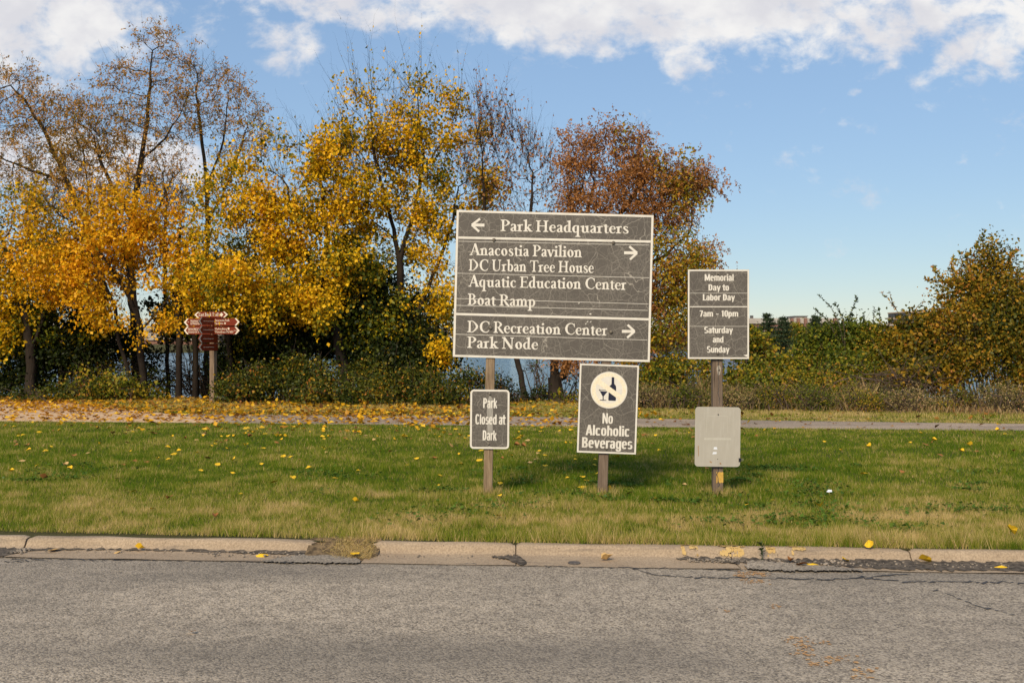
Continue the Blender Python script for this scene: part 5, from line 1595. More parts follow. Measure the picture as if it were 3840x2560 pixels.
tree('mulberry_tree', 'half green mulberry tree low in the shade near the photo edge', 'tree', [px_path(28.2, (235, 1500), (228, 1360), (215, 1240), (190, 1120)), px_path(28.2, (228, 1350), (300, 1270), (360, 1220)), px_path(28.2, (225, 1300), (120, 1230), (50, 1200))],
     [E(50, 1200, 150, 90, 28.2), E(220, 1180, 130, 90, 28.2), E(340, 1250, 100, 60, 28.2), E(140, 1290, 130, 60, 28.0), E(-60, 1260, 90, 80, 28.2)], 0.09, 'mulberry_green', 13000, .095, 16, n_attr=520, step=.25, kill=.33, twig=(2.6, .55), gap=.45, **MUL)
tree('bare_tree', 'thin leafless tree with a leaning dark trunk in front of the river', 'tree',
     [px_path(25.9, (1972, 1506), (1960, 1440), (1942, 1370), (1925, 1300), (1905, 1180), (1880, 1020), (1870, 880)), px_path(25.9, (1905, 1180), (1960, 960), (1990, 800), (2000, 650)), px_path(25.9, (1880, 1020), (1820, 820), (1810, 640))],
     [E(1830, 480, 80, 120, 25.9), E(1920, 570, 100, 130, 25.9), E(2010, 650, 80, 120, 25.9), E(1880, 760, 130, 110, 25.9), E(2030, 800, 90, 90, 25.9), E(1790, 620, 70, 110, 25.9)],
     0.075, 'brown', 1500, .075, 8, n_attr=900, step=.21, kill=.26, twig=(3.6, .5), barkm='bark_dark', tip=.0042, twig_up=.8, gap=.42, up=.3, wisps=260, wisp_len=1.1)
tree('rusty_tree', 'rusty brown vine-hung tree showing above and beside the large directional sign', 'tree',
     [px_path(25.5, (2088, 1508), (2080, 1420), (2082, 1330), (2100, 1180), (2150, 1000), (2200, 820), (2230, 680)), px_path(25.5, (2095, 1440), (2125, 1370), (2150, 1310), (2220, 1180), (2330, 1040), (2420, 880)), px_path(25.5, (2150, 1000), (2300, 850), (2400, 700)), px_path(25.5, (2330, 1040), (2460, 980), (2560, 900))],
     [E(2150, 600, 75, 100, 25.5), E(2240, 610, 110, 110, 25.5), E(2200, 740, 120, 90, 25.5), E(2350, 560, 90, 90, 25.5), E(2400, 720, 150, 120, 25.5), E(2560, 690, 110, 85, 25.5), E(2665, 710, 70, 30, 25.5), E(2480, 840, 110, 110, 25.5), E(2500, 1000, 100, 100, 25.5), E(2600, 960, 80, 80, 25.5), E(2645, 1020, 60, 55, 25.5), E(2470, 1150, 90, 120, 25.5), E(2540, 1090, 65, 70, 25.5), E(2430, 1310, 90, 90, 25.5), E(2510, 1240, 60, 80, 25.5), E(2180, 1335, 120, 28, 25.2), E(2300, 930, 170, 130, 25.5), E(2330, 1180, 120, 130, 25.5), E(2310, 520, 50, 40, 25.5)],
     0.17, 'brown', 88000, .072, 9, n_attr=1500, step=.25, kill=.33, twig=(2.6, .5), barkm='bark_dark', gap=.345, compound=6, clen=.2, droop=1.1, aspect=.5, tip=.0055, wisps=60, wisp_len=.5)
# vines on the outer side of that tree
shrub('creeper_vine', 'green and yellow creeper hanging over the outer side of the rusty tree', 'vine',
      [E(2520, 640, 100, 60, 25.0), E(2590, 760, 60, 60, 25.0), E(2540, 960, 110, 110, 24.9), E(2610, 1010, 60, 70, 24.9), E(2500, 1180, 110, 110, 24.9), E(2440, 1360, 120, 70, 24.8), E(2330, 500, 50, 30, 25.0), E(2400, 560, 30, 30, 25.0)], 'vine', 6000, .08, 31, 25, stems=10, gap=.42, clump=.16)

# ------------------------------------------------------------------ understorey
for (px, top, dd_, r, sd, lb) in ((669, 880, 27.0, .085, 41, 'straight dark bare sapling trunk just before the trail signpost'), (731, 980, 27.4, .08, 42, 'dark sapling trunk partly hidden by the trail signpost blades'), (860, 1000, 27.6, .08, 43, 'dark sapling trunk just past the trail signpost'), (300, 1000, 28.4, .09, 44, 'dark forked sapling under the golden crowns')):
    tree('sapling_tree', lb, 'sapling', [px_path(dd_, (px, 1500), (px + 4, 1350), (px - 4, 1200), (px + 6, top))], [E(px, top, 90, 120, dd_), E(px + 20, top + 170, 70, 80, dd_)], r, 'mulberry', 700, .11, sd, n_attr=90, twig=(1.6, .5), barkm='bark_dark', gap=.35, flare=1.2)

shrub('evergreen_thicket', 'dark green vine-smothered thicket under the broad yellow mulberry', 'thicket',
      [E(1180, 1190, 110, 130, 27.2), E(1110, 1270, 120, 130, 27.2), E(1250, 1330, 130, 100, 27.0)], 'shade_toned_green', 11000, .11, 51, 27, stems=66, gap=.40, clump=.2, droop=.6)
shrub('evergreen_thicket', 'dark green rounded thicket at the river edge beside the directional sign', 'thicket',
      [E(1400, 1250, 130, 120, 27.0), E(1520, 1290, 120, 110, 27.0), E(1600, 1320, 70, 90, 26.8), E(1440, 1360, 160, 80, 26.6)], 'shade_toned_green', 14000, .10, 52, 27, stems=68, gap=.40, clump=.2, droop=.5)
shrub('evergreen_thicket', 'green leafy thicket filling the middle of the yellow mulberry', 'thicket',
      [E(1350, 1060, 70, 110, 27.6), E(1300, 1150, 90, 80, 27.6)], 'shade_toned_green', 4200, .12, 53, 27, stems=10, gap=.36, droop=.6)
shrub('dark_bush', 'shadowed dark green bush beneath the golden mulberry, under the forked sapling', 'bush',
      [E(240, 1310, 120, 90, 28.2), E(170, 1380, 90, 90, 28.2), E(330, 1340, 80, 80, 28.2)], 'shade_toned_green', 7000, .10, 54, 28, stems=26, gap=.38)
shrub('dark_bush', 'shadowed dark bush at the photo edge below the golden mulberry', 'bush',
      [E(20, 1370, 90, 110, 28.4), E(-80, 1330, 120, 140, 28.4), E(90, 1430, 90, 60, 28.0)], 'shade_toned_green', 6000, .10, 55, 28, stems=26, gap=.36)
shrub('twiggy_bush', 'brown twiggy bush with thin leaves between the mulberry stems and the river', 'bush',
      [E(420, 1420, 110, 80, 28.0), E(340, 1440, 110, 60, 27.6), E(560, 1440, 70, 60, 28.6)], 'hedge', 1900, .085, 56, 28, stems=90, gap=.40)
shrub('twiggy_bush', 'dark twiggy bush against the river behind the trail signpost', 'bush',
      [E(700, 1440, 90, 60, 29.5), E(800, 1410, 90, 70, 29.5), E(900, 1380, 80, 90, 29.0)], 'shade_toned_green', 2200, .08, 57, 29, stems=110, gap=.44)
shrub('low_bush', 'low green bush along the leafy edge under the golden mulberry', 'bush',
      [E(180, 1478, 120, 24, 25.8), E(330, 1470, 90, 28, 25.8)], 'bramble', 1900, .08, 58, 26, stems=14, gap=.38)
shrub('low_bush', 'low yellow-green bush at the foot of the many-stemmed mulberry', 'bush',
      [E(440, 1450, 70, 40, 25.8), E(560, 1480, 60, 26, 25.8)], 'hedge', 1700, .08, 59, 26, stems=14, gap=.38)

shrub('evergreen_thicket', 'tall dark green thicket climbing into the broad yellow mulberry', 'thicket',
      [E(1120, 1110, 110, 90, 28.0), E(1020, 1300, 110, 100, 28.0), E(900, 1360, 100, 80, 28.2), E(1200, 1240, 110, 110, 27.8)], 'shade_toned_green', 15000, .10, 153, 28, stems=60, gap=.38, droop=.5, clump=.2)
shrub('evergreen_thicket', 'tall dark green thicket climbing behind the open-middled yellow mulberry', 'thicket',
      [E(1450, 1110, 110, 90, 28.4), E(1580, 1200, 110, 90, 28.4), E(1380, 1200, 100, 110, 28.2), E(1640, 1310, 60, 70, 27.6)], 'shade_toned_green', 13000, .10, 154, 28, stems=60, gap=.40, droop=.5, clump=.2)
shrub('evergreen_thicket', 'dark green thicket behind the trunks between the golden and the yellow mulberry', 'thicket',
      [E(640, 1190, 110, 90, 29.2), E(760, 1140, 100, 110, 29.2), E(900, 1230, 110, 90, 29.0), E(1000, 1170, 110, 80, 28.6)], 'shade_toned_green', 9500, .10, 151, 29, stems=30, gap=.40, droop=.5)
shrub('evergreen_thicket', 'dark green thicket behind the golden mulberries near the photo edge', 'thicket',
      [E(60, 1230, 130, 90, 29.2), E(230, 1190, 110, 80, 29.4), E(400, 1290, 100, 80, 29.2), E(520, 1330, 80, 70, 29.2)], 'shade_toned_green', 8500, .10, 152, 29, stems=30, gap=.42, droop=.5)
for (env, sd, nl, lb) in (([E(905, 1455, 80, 38, 24.8), E(850, 1492, 60, 22, 24.4), E(960, 1425, 50, 40, 25.2)], 61, 4600, 'green bramble clump spilling beside the trail signpost post'),
                          ([E(1060, 1440, 90, 50, 25.0), E(1130, 1478, 120, 34, 24.4), E(1150, 1390, 90, 60, 25.6), E(1210, 1440, 60, 45, 24.9)], 62, 9500, 'tall green bramble clump with yellow flecks below the dark thicket'),
                          ([E(1300, 1450, 90, 48, 24.9), E(1380, 1485, 120, 30, 24.3), E(1400, 1400, 80, 50, 25.5), E(1440, 1450, 70, 40, 24.8)], 63, 9000, 'wide green bramble clump in the middle of the bramble row'),
                          ([E(1520, 1455, 70, 42, 24.8), E(1600, 1488, 90, 26, 24.2), E(1590, 1440, 70, 36, 25.0)], 64, 6200, 'lower bramble clump at the river end of the bramble row'),
                          ([E(1740, 1455, 90, 40, 24.3), E(1690, 1485, 110, 28, 24.0), E(1790, 1450, 60, 44, 24.3)], 65, 4600, 'olive shrub partly hidden by the Park Closed at Dark sign'),
                          ([E(1900, 1490, 40, 22, 25.0), E(1878, 1465, 22, 28, 25.0)], 66, 1100, 'small dark shrub at the foot of the leaning bare tree')):
    shrub('bramble_bush', lb, 'bramble', env, 'bramble' if sd < 66 else 'shade_toned_green', nl, .068, sd, 24.5, stems=46, gap=.40, clump=.17, surf=.35)
shrub('low_bush', 'low dark shrub between the two trunks by the river', 'bush', [E(2020, 1492, 40, 18, 25.6), E(2035, 1478, 22, 18, 25.6)], 'shade_toned_green', 1000, .06, 67, 25, stems=16, gap=.36)
shrub('low_bush', 'yellow-green weed clump at the foot of the rusty tree', 'bush', [E(2120, 1503, 30, 18, 24.8), E(2165, 1490, 22, 26, 24.8)], 'hedge', 420, .07, 68, 25, stems=14, gap=.40)
shrub('twiggy_bush', 'sparse thin-stemmed bush in front of the water between the two trunks', 'bush', [E(2020, 1420, 60, 60, 26.4), E(1990, 1390, 40, 50, 26.4), E(2175, 1420, 40, 60, 26.0)], 'sprig', 160, .075, 69, 26, stems=26, gap=.30)

# ------------------------------------------------------------------ right-hand hedge and bushes
HED = [([E(2560, 1410, 150, 70, 25.0), E(2480, 1440, 110, 60, 24.6)], 'hedge', 8000, .07, 'orange and green bush low behind the opening hours sign'),
       ([E(2790, 1340, 60, 95, 25.6), E(2850, 1345, 50, 75, 25.8), E(2880, 1410, 110, 75, 25.2), E(2820, 1460, 120, 50, 24.4)], 'hedge', 13000, .07, 'green and pink bush just past the opening hours sign'),
       ([E(2990, 1415, 110, 60, 25.4), E(2960, 1455, 140, 60, 24.6), E(3080, 1460, 100, 50, 24.2)], 'hedge', 12000, .07, 'low dark green bush below the two pines'),
       ([E(3100, 1325, 100, 85, 26.2), E(3055, 1300, 60, 55, 26.4), E(3190, 1300, 95, 90, 26.2), E(3160, 1400, 120, 75, 25.2), E(3250, 1300, 60, 80, 26.0)], 'olive', 16000, .07, 'olive green bush with tall leafy shoots in front of the brick building'),
       ([E(3290, 1320, 95, 85, 25.6), E(3330, 1385, 120, 70, 25.0), E(3200, 1430, 100, 60, 24.6), E(3120, 1470, 90, 40, 23.8)], 'hedge', 16000, .07, 'mottled orange and green bush above the tangle of dead branches'),
       ([E(3440, 1255, 85, 75, 25.2), E(3500, 1300, 100, 90, 25.0), E(3400, 1340, 95, 75, 24.8), E(3470, 1420, 120, 50, 23.9)], 'bush_gold', 17000, .075, 'sloping gold and olive bush under the far office block')]
for k, (env, lf, nl, sz, lb) in enumerate(HED):
    sz *= (1.0, 1.35, .85, 1.2, .9, 1.3)[k]
    shrub('hedge_bush', lb, 'bush', env, lf, int(nl * (1.0, .7, 1.3, .8, 1.15, .75)[k]), sz, 80 + k, 25, stems=60, gap=.42, clump=.16)
shrub('big_bush', 'tallest gold and olive bush with a spiky top at the photo edge', 'bush',
      [E(3660, 1010, 50, 55, 24.6), E(3740, 985, 60, 60, 24.8), E(3700, 930, 30, 50, 24.6), E(3600, 1110, 95, 75, 24.4), E(3740, 1120, 125, 110, 24.6), E(3840, 1160, 80, 110, 24.8), E(3620, 1235, 140, 100, 24.2), E(3780, 1270, 150, 135, 24.2), E(3940, 1270, 110, 170, 24.6), E(3660, 1345, 135, 60, 24.0), E(3840, 1385, 120, 80, 24.0)], 'bush_gold', 44000, .075, 90, 24.5, stems=110, gap=.45, clump=.17)


def sprigs(name, label, cat, stems, d, leaf, size, per, seed, up=False):
    """long thin shoots lined with small leaves"""
    rng = np.random.default_rng(seed)
    b = P(*stems[0][0], d)
    root = thing(name, (b.x, d, 0), label, cat)
    segs, lp, ld = [], [], []
    for pts in stems:
        w_ = [np.array(P(*p, d + rng.normal() * .15)) for p in pts]
        c = [np.array(q) for q in catmull([tuple(q) for q in w_], 5)]
        for k, (a, q) in enumerate(zip(c[:-1], c[1:])):
            f = k / len(c); segs.append(np.concatenate([a, q, [.010 * (1 - f) + .0025, .010 * (1 - f) + .002]]))
            for z in range(per):
                t = rng.random(); lp.append(a * (1 - t) + q * t); ld.append((q - a) / np.linalg.norm(q - a) * .5 + rand_unit(1, rng)[0] * .9)
    V, F = tubes(np.array(segs), 4); np_mesh('stem', V, [F], M['twig'], root, smooth=True)
    lp, ld = np.array(lp), np.array(ld); n = len(lp)
    V, F = leaf_quads(lp, ld, rand_unit(n, rng) + np.array(SUN_DIR) * .5, size * (.6 + .7 * rng.random(n)), .55)
    np_mesh('foliage', V, [F], M[leaf], root, attrs={'rnd': np.repeat(rng.random(n), 4)})
    return root


sprigs('leafy_shoots', 'tall green shoots fanning up against the sky above the hedge', 'shoots', [[(3170, 1330), (3150, 1230), (3120, 1160), (3068, 1105)], [(3170, 1330), (3165, 1230), (3155, 1180), (3130, 1135)], [(3170, 1320), (3185, 1200), (3205, 1140), (3212, 1112)], [(3160, 1320), (3110, 1210), (3080, 1180), (3055, 1160)]], 25.8, 'sprig', .075, 5, 101)
sprigs('leafy_shoots', 'upright pair of green shoots near the far concrete block', 'shoots', [[(3280, 1330), (3275, 1230), (3280, 1150)], [(3290, 1330), (3300, 1230), (3298, 1160)], [(3240, 1330), (3240, 1230), (3240, 1168)]], 25.8, 'sprig', .075, 5, 102)
sprigs('bare_branch', 'arching half-bare branch with a few dark leaves against the sky', 'branch', [[(3420, 1260), (3380, 1190), (3330, 1120), (3300, 1095)], [(3360, 1160), (3345, 1130), (3335, 1092)], [(3400, 1220), (3440, 1150), (3470, 1130)]], 25.0, 'vine', .075, 2, 103)
sprigs('leafy_branch', 'dark leafed branch sticking out sideways from the tallest bush', 'branch', [[(3620, 1090), (3560, 1060), (3500, 1050), (3465, 1045)], [(3540, 1055), (3510, 1020), (3500, 995)], [(3600, 1080), (3560, 1130), (3540, 1160)]], 24.5, 'vine', .085, 7, 104)
sprigs('leafy_spire', 'thin leafy shoot rising above the top of the tallest bush', 'shoots', [[(3720, 1010), (3695, 950), (3685, 900), (3692, 860)], [(3700, 960), (3720, 920), (3718, 880)], [(3690, 950), (3660, 930), (3670, 900)]], 24.6, 'vine', .085, 6, 105)
sprigs('hanging_branch', 'drooping thin branch at the outer tip of the rusty tree', 'branch', [[(2560, 690), (2640, 690), (2700, 720), (2735, 755)], [(2640, 690), (2670, 740), (2665, 790)], [(2600, 690), (2640, 660), (2690, 690)]], 25.2, 'brown', .075, 5, 106)


sprigs('leafy_shoots', 'ragged shoots along the upper side of the tallest bush', 'shoots', [[(3600, 1080), (3570, 1010), (3575, 960)], [(3640, 1040), (3625, 970), (3640, 940)], [(3780, 1010), (3790, 960), (3815, 935)], [(3830, 1060), (3850, 1010), (3845, 985)], [(3590, 1150), (3540, 1110), (3520, 1120)], [(3560, 1220), (3510, 1170), (3490, 1180)]], 24.4, 'vine', .08, 9, 107)
def thicket_twigs(name, label, cx, cy, wx, wy, d, n, seed, mat='twig'):
    rng = np.random.default_rng(seed)
    b = P(cx, 1500, d); root = thing(name, (b.x, d, 0), label, 'dead branches')
    segs = []
    for k in range(n):
        p = np.array(P(cx + rng.normal() * wx, cy + rng.normal() * wy, d + rng.normal() * .3))
        dv = np.array([rng.normal(), rng.normal() * .4, rng.normal() * .45]); dv /= np.linalg.norm(dv)
        L = .35 + .7 * rng.random(); r0 = .004 + .008 * rng.random()
        q = p + dv * L * .5; e = q + (dv + rng.normal(size=3) * .4) * L * .5
        segs += [np.concatenate([p, q, [r0, r0 * .7]]), np.concatenate([q, e, [r0 * .7, r0 * .3]])]
    V, F = tubes(np.array(segs), 4); np_mesh('branch', V, [F], M[mat], root, smooth=True)


thicket_twigs('dead_branches', 'tangle of dead grey branches in front of a gap showing dark water', 3380, 1430, 90, 26, 23.8, 240, 111)
thicket_twigs('dead_branches', 'dark brushwood tangle at the bank behind the many-stemmed mulberry', 420, 1400, 190, 45, 28.6, 420, 112, 'bark_dark')
thicket_twigs('dead_branches', 'dark brushwood hanging before the river near the trail signpost', 720, 1440, 120, 34, 29.2, 300, 113, 'bark_dark')

for (env, lf, nl, sd, lb) in (([E(2440, 1490, 80, 40, 22.9)], 'weed', 2600, 130, 'wispy tan weed bush just beyond the No Alcoholic Beverages sign'), ([E(2590, 1500, 70, 40, 22.6)], 'olive', 2400, 131, 'wispy tan weed bush just before the opening hours post'),
                          ([E(2760, 1505, 70, 36, 22.3)], 'weed', 2400, 132, 'wispy brown weed bush just past the opening hours post'), ([E(2900, 1500, 60, 44, 22.2)], 'hedge', 2600, 133, 'small green and yellow bush among the dry weeds'),
                          ([E(3040, 1500, 90, 46, 22.0)], 'olive', 3000, 134, 'broad pale brown weed bush in the weed strip below the tall green shoots'), ([E(3230, 1515, 80, 36, 21.8)], 'hedge', 2600, 135, 'low green bush in the weed strip below the dead branches'),
                          ([E(3400, 1505, 90, 44, 21.7)], 'weed', 3000, 136, 'grey-brown weed bush in front of the dark water gap'), ([E(3570, 1505, 80, 46, 21.6)], 'hedge', 2800, 137, 'green and yellow weed bush under the tallest bush'),
                          ([E(3720, 1490, 90, 60, 21.5), E(3840, 1500, 90, 60, 21.4)], 'weed', 4600, 138, 'dark brown dry weed bush at the photo edge')):
    shrub('weed_bush', lb, 'weed bush', env, lf, nl, .05, sd, 22, stems=40, gap=.33, aspect=.4, clump=.09, droop=-.3)

# dry weeds along the right-hand edge of the grass
rng = np.random.default_rng(120)
N = 17000
x = rng.uniform(2.2, 15.5, N); y = bank(x) - 1.0 - 1.9 * rng.random(N) - 0.05 * x
y -= np.clip((x - 3) * .06, 0, .5)
clus = fbm(x * 1.1, y * .8, 41, 3)
hh = (.08 + .75 * rng.random(N) ** 2.2) * (0.1 + 1.7 * np.clip(clus - .12, 0, 1)) * np.clip((x - 1.9) / 1.2, .3, 1)
hh *= np.interp(bank(x) - y, [.9, 2.6, 3.3], [1.1, .75, .35])
a = rng.uniform(0, 6.28, N); ln = hh * rng.uniform(.05, .45, N); la = rng.uniform(0, 6.28, N)
wd = rng.uniform(.006, .014, N)
V = np.empty((N, 4, 3), np.float32)
mid = np.stack([x + ln * .35 * np.cos(la), y + ln * .35 * np.sin(la), hh * .6], 1)
V[:, 0] = np.stack([x - wd / 2 * np.cos(a), y - wd / 2 * np.sin(a), x * 0], 1); V[:, 1] = mid + np.stack([wd / 2 * np.cos(a), wd / 2 * np.sin(a), x * 0], 1)
V[:, 2] = np.stack([x + ln * np.cos(la), y + ln * np.sin(la), hh], 1); V[:, 3] = mid - np.stack([wd / 2 * np.cos(a), wd / 2 * np.sin(a), x * 0], 1)
i = np.arange(N)[:, None] * 4
rv_ = np.clip(.25 + .75 * (fbm(x * .9 + 3, y * .9, 61, 2) - .1) + .18 * rng.normal(size=N), 0, 1)
Vs, Fs, Rs = [V.reshape(-1, 3)], [np.concatenate([i + [0, 1, 2], i + [0, 2, 3]])], [np.repeat(rv_, 4)]
# small leaves and seed heads on the taller stalks
tall = np.where(hh > .25)[0]; k = rng.choice(tall, 26000)
f = rng.uniform(.3, 1, len(k))
lp = np.stack([x[k] + ln[k] * f * np.cos(la[k]), y[k] + ln[k] * f * np.sin(la[k]), hh[k] * f], 1) + rng.normal(size=(len(k), 3)) * .04
lv, lf = leaf_quads(lp, rand_unit(len(k), rng) + [0, 0, .2], rand_unit(len(k), rng) + np.array(SUN_DIR) * .4, rng.uniform(.02, .06, len(k)), .5)
Fs.append(lf + len(Vs[0])); Vs.append(lv); Rs.append(np.repeat(np.clip(rv_[k] - .1 + .15 * rng.normal(size=len(k)), 0, 1), 4))
tag(np_mesh('tall_weeds', np.concatenate(Vs), [np.concatenate(Fs)], M['weed'], attrs={'rnd': np.concatenate(Rs)}), 'tall dry brown and green weeds along the far edge of the path', 'weeds', kind='stuff')

# ------------------------------------------------------------------ fallen leaves
LEAF_OUT = [(0, 0), (.10, .16), (.17, .34), (.42, .44), (.62, .34), (.82, .16), (1.0, 0), (.82, -.15), (.60, -.33), (.40, -.42), (.16, -.33), (.10, -.15)]


def leaf_shape(curl, seed):
    rng = np.random.default_rng(seed)
    out = [np.array([x - .45, y, curl * (x - .45) ** 2 + curl * 1.6 * abs(y) ** 1.3 + .02 * rng.normal()]) for x, y in LEAF_OUT]
    return [np.array([-.05, 0, 0.0])] + out


def litter_verts(x, y, z, size, rng, flat=.35):
    n = len(x)
    d = rand_unit(n, rng) * np.array([1, 1, flat]); nrm = np.array([[0, 0, 1.]]) + rand_unit(n, rng) * .45
    return leaf_quads(np.stack([x, y, z], 1), d, nrm, size, .85, .12)


rng = np.random.default_rng(200)
LX, LY = [], []
# thick under the mulberries, thin on the lawn
def density(x, y):
    px = 1920 + x / y * FPX
    band = np.interp(px, [-300, 0, 700, 1300, 1800, 2200, 2500, 2900, 3900], [.55, .6, .9, 1.0, .9, .7, .35, .2, .16])
    dep = np.where(y > pfar(x) - .1, .85, np.where(y > pnear(x), .42, np.interp(pnear(x) - y, [0, .5, 2, 4, 7, 10.5], [.20, .085, .055, .034, .014, .004])))
    dep = np.where((y > pnear(x)) & (px > 1900), dep * np.interp(px, [1900, 2300, 3800], [.8, .35, .22]), dep)
    return band * dep * (0.5 + fbm(x * 1.6, y * 1.6, 88, 2))
n = 90000
y = rng.uniform(8.2, 27, n); x = rng.uniform(-.56, .56, n) * y
ok = (rng.random(n) < density(x, y) * 0.62 * (y / 20) ** 1) & (y < bank(x) - .2) & (y > kback(x) + .15)
x, y = x[ok], y[ok]
near = np.argsort(y)[:270]
far = np.setdiff1d(np.arange(len(x)), near)
xf, yf = x[far], y[far]
on_path = (yf > pnear(xf)) & (yf < pfar(xf))
zf = np.where(on_path, .016, .03) + .02 * rng.random(len(xf))
lv, lf = litter_verts(xf, yf, zf, rng.uniform(.06, .135, len(xf)), rng)
rnd_ = np.clip(rng.normal(.53, .30, len(xf)), 0, 1)
rnd_ = np.where((1920 + xf / yf * FPX > 2500) & (rng.random(len(xf)) < .6), rng.uniform(0, .35, len(xf)), rnd_)
tag(np_mesh('fallen_leaves', lv, [lf], M['litter'], attrs={'rnd': np.repeat(rnd_, 4)}), 'carpet of fallen yellow and brown leaves along the path under the trees', 'fallen leaves', kind='stuff')


def leaf_material(name, a, b):
    return simple(name, a, b, 14.0, .7, .2)


LM = {'yellow': leaf_material('yellow_fallen_leaf', (.66, .37, .012), (.82, .52, .03)), 'brown': leaf_material('brown_fallen_leaf', (.20, .075, .02), (.36, .16, .045)), 'tan': leaf_material('tan_fallen_leaf', (.46, .28, .10), (.58, .38, .16))}
LMESH = {}
for col in LM:
    for v_ in range(4):
        pts = leaf_shape((.35, .9, -.5, .15)[v_], v_ + 3)
        me = bpy.data.meshes.new('fallen_leaf')
        me.from_pydata([tuple(p) for p in pts], [], [[0, 1 + k, 1 + (k + 1) % 12] for k in range(12)])
        me.materials.append(LM[col]); me.update()
        LMESH[col, v_] = me
random.seed(5)


def fallen(x, y, z, size, col, label, group, yaw=None, tilt=.35, v_=None):
    o = bpy.data.objects.new('fallen_leaf', LMESH[col, random.randrange(4) if v_ is None else v_])
    o.location = (x, y, z); o.scale = (size,) * 3
    o.rotation_euler = (random.uniform(-tilt, tilt), random.uniform(-tilt, tilt), random.uniform(0, 6.28) if yaw is None else yaw)
    link(o); return tag(o, label, 'leaf', group)


for k, j in enumerate(near):
    q = random.random(); far_right = x[j] > 2
    col = 'brown' if q < (.42 if far_right else .25) else ('tan' if q < (.5 if far_right else .36) else 'yellow')
    fallen(x[j], y[j], .03 + .012 * random.random(), random.uniform(.055, .105), col, col + ' fallen leaf lying on the mown lawn with others like it', col + ' leaves scattered on the lawn')


def at_kerb(px, o):
    xx = at_asph(px, o); return xx, asph(xx) + o


for (px, o, zoff, size, col, yaw, tilt, lb) in ((521, .27, .02, .085, 'yellow', .4, .5, 'yellow leaf against the kerb before the broken gap'), (980, .17, .02, .10, 'yellow', .1, .25, 'folded yellow leaf on the gutter dirt near the kerb end'),
                                        (200, .22, .01, .09, 'tan', .2, .2, 'curled tan leaf at the start of the long kerb'), (436, .22, .01, .085, 'tan', 1.0, .5, 'crumpled tan leaf in the gutter under the long kerb'),
                                        (1330, .16, .03, .09, 'yellow', 2.4, .4, 'yellow leaf caught in the straw of the kerb gap'), (2277, .20, .01, .10, 'tan', .1, .3, 'brown-tan leaf in the gutter beyond the iron cover'),
                                        (3262, .40, .03, .085, 'yellow', 1.5, .7, 'upright yellow leaf standing at the back of the kerb'), (3470, .28, .03, .11, 'yellow', 2.2, .8, 'yellow leaf leaning on the kerb near a joint'),
                                        (3047, .12, .02, .10, 'yellow', .1, .4, 'pale yellow leaf on the cracked asphalt patch'), (3007, .10, .02, .10, 'brown', .3, .4, 'orange-brown leaf on the cracked asphalt patch'),
                                        (3760, .16, .02, .14, 'yellow', .0, .25, 'broad yellow leaf on the black gutter dirt'), (3170, .25, .02, .07, 'yellow', .6, .4, 'small yellow leaf among the gutter pebbles'), (2965, .2, .02, .06, 'brown', .6, .4, 'small brown leaf fallen near the kerb weed')):
    xx, yy_ = at_kerb(px, o)
    fallen(xx, yy_, (gz(0)(o) if o < .3 else .0) + zoff, size, col, lb, 'leaves fallen along the kerb', yaw, tilt)
for (px, py, size, col, lb) in ((3792, 2018, .105, 'yellow', 'largest yellow leaf standing on the lawn edge by the photo edge'),):
    d = CAMZ * FPX / (py - 1280); fallen((px - 1920) / FPX * d, d, .07, size, col, lb, 'leaves fallen along the kerb', .4, 1.2)
for (px, py, col, lb) in ((720, 2375, 'brown', 'small brown leaf alone on the open asphalt'),):
    d = (CAMZ - ZR) * FPX / (py - 1280); fallen((px - 1920) / FPX * d, d, ZR + .012, .05, col, lb, 'leaves fallen on the road')
d = CAMZ * FPX / (1861 - 1280)
lt = MB(); lt.poly([(-.02, -.012, .03), (.018, -.01, .034), (.024, .016, .05), (-.012, .02, .052)]); lt.poly([(-.02, -.012, .03), (-.012, .02, .052), (-.03, .016, .03)])
tag(lt.build('paper_scrap', M['white_litter'], loc=((3112 - 1920) / FPX * d, d, .015)), 'crumpled white paper scrap lying on the lawn', 'litter')

# weed sprouting from the kerb
xx, yy_ = at_kerb(2857, .27)
wroot = thing('kerb_weed', (xx, yy_, -.08), 'small green weed sprouting from the kerb joint', 'weed')
rng = np.random.default_rng(4)
segs = np.array([[xx, yy_, -.085, xx + .004, yy_, -.02, .003, .0025], [xx + .004, yy_, -.02, xx, yy_, .045, .0025, .0015]])
V, F = tubes(segs, 5); np_mesh('stem', V, [F], M['sprig'], wroot, attrs={'rnd': np.full(len(V), .8)})
n = 22; hgt = rng.uniform(-.05, .05, n); ang = rng.uniform(0, 6.28, n)
V, F = leaf_quads(np.stack([xx + hgt * 0, yy_ + hgt * 0, hgt], 1), np.stack([np.cos(ang), np.sin(ang), np.full(n, .5)], 1), np.tile([[0, 0, 1.]], (n, 1)) + .2 * rng.normal(size=(n, 3)), rng.uniform(.03, .055, n), .35)
np_mesh('foliage', V, [F], M['sprig'], wroot, attrs={'rnd': np.repeat(rng.uniform(.5, 1, n), 4)})

# ------------------------------------------------------------------ far side of the river
BM = {'brick': simple('red_brick', (.20, .10, .07), (.26, .135, .095), 3.0, .9), 'conc': simple('pale_concrete', (.36, .31, .26), (.44, .39, .33), 1.5, .9), 'dark': simple('dark_opening', (.06, .055, .055), (.10, .09, .085), 2.0, .5), 'tan': simple('tan_stone', (.48, .33, .22), (.53, .38, .26), 1.0, .9)}


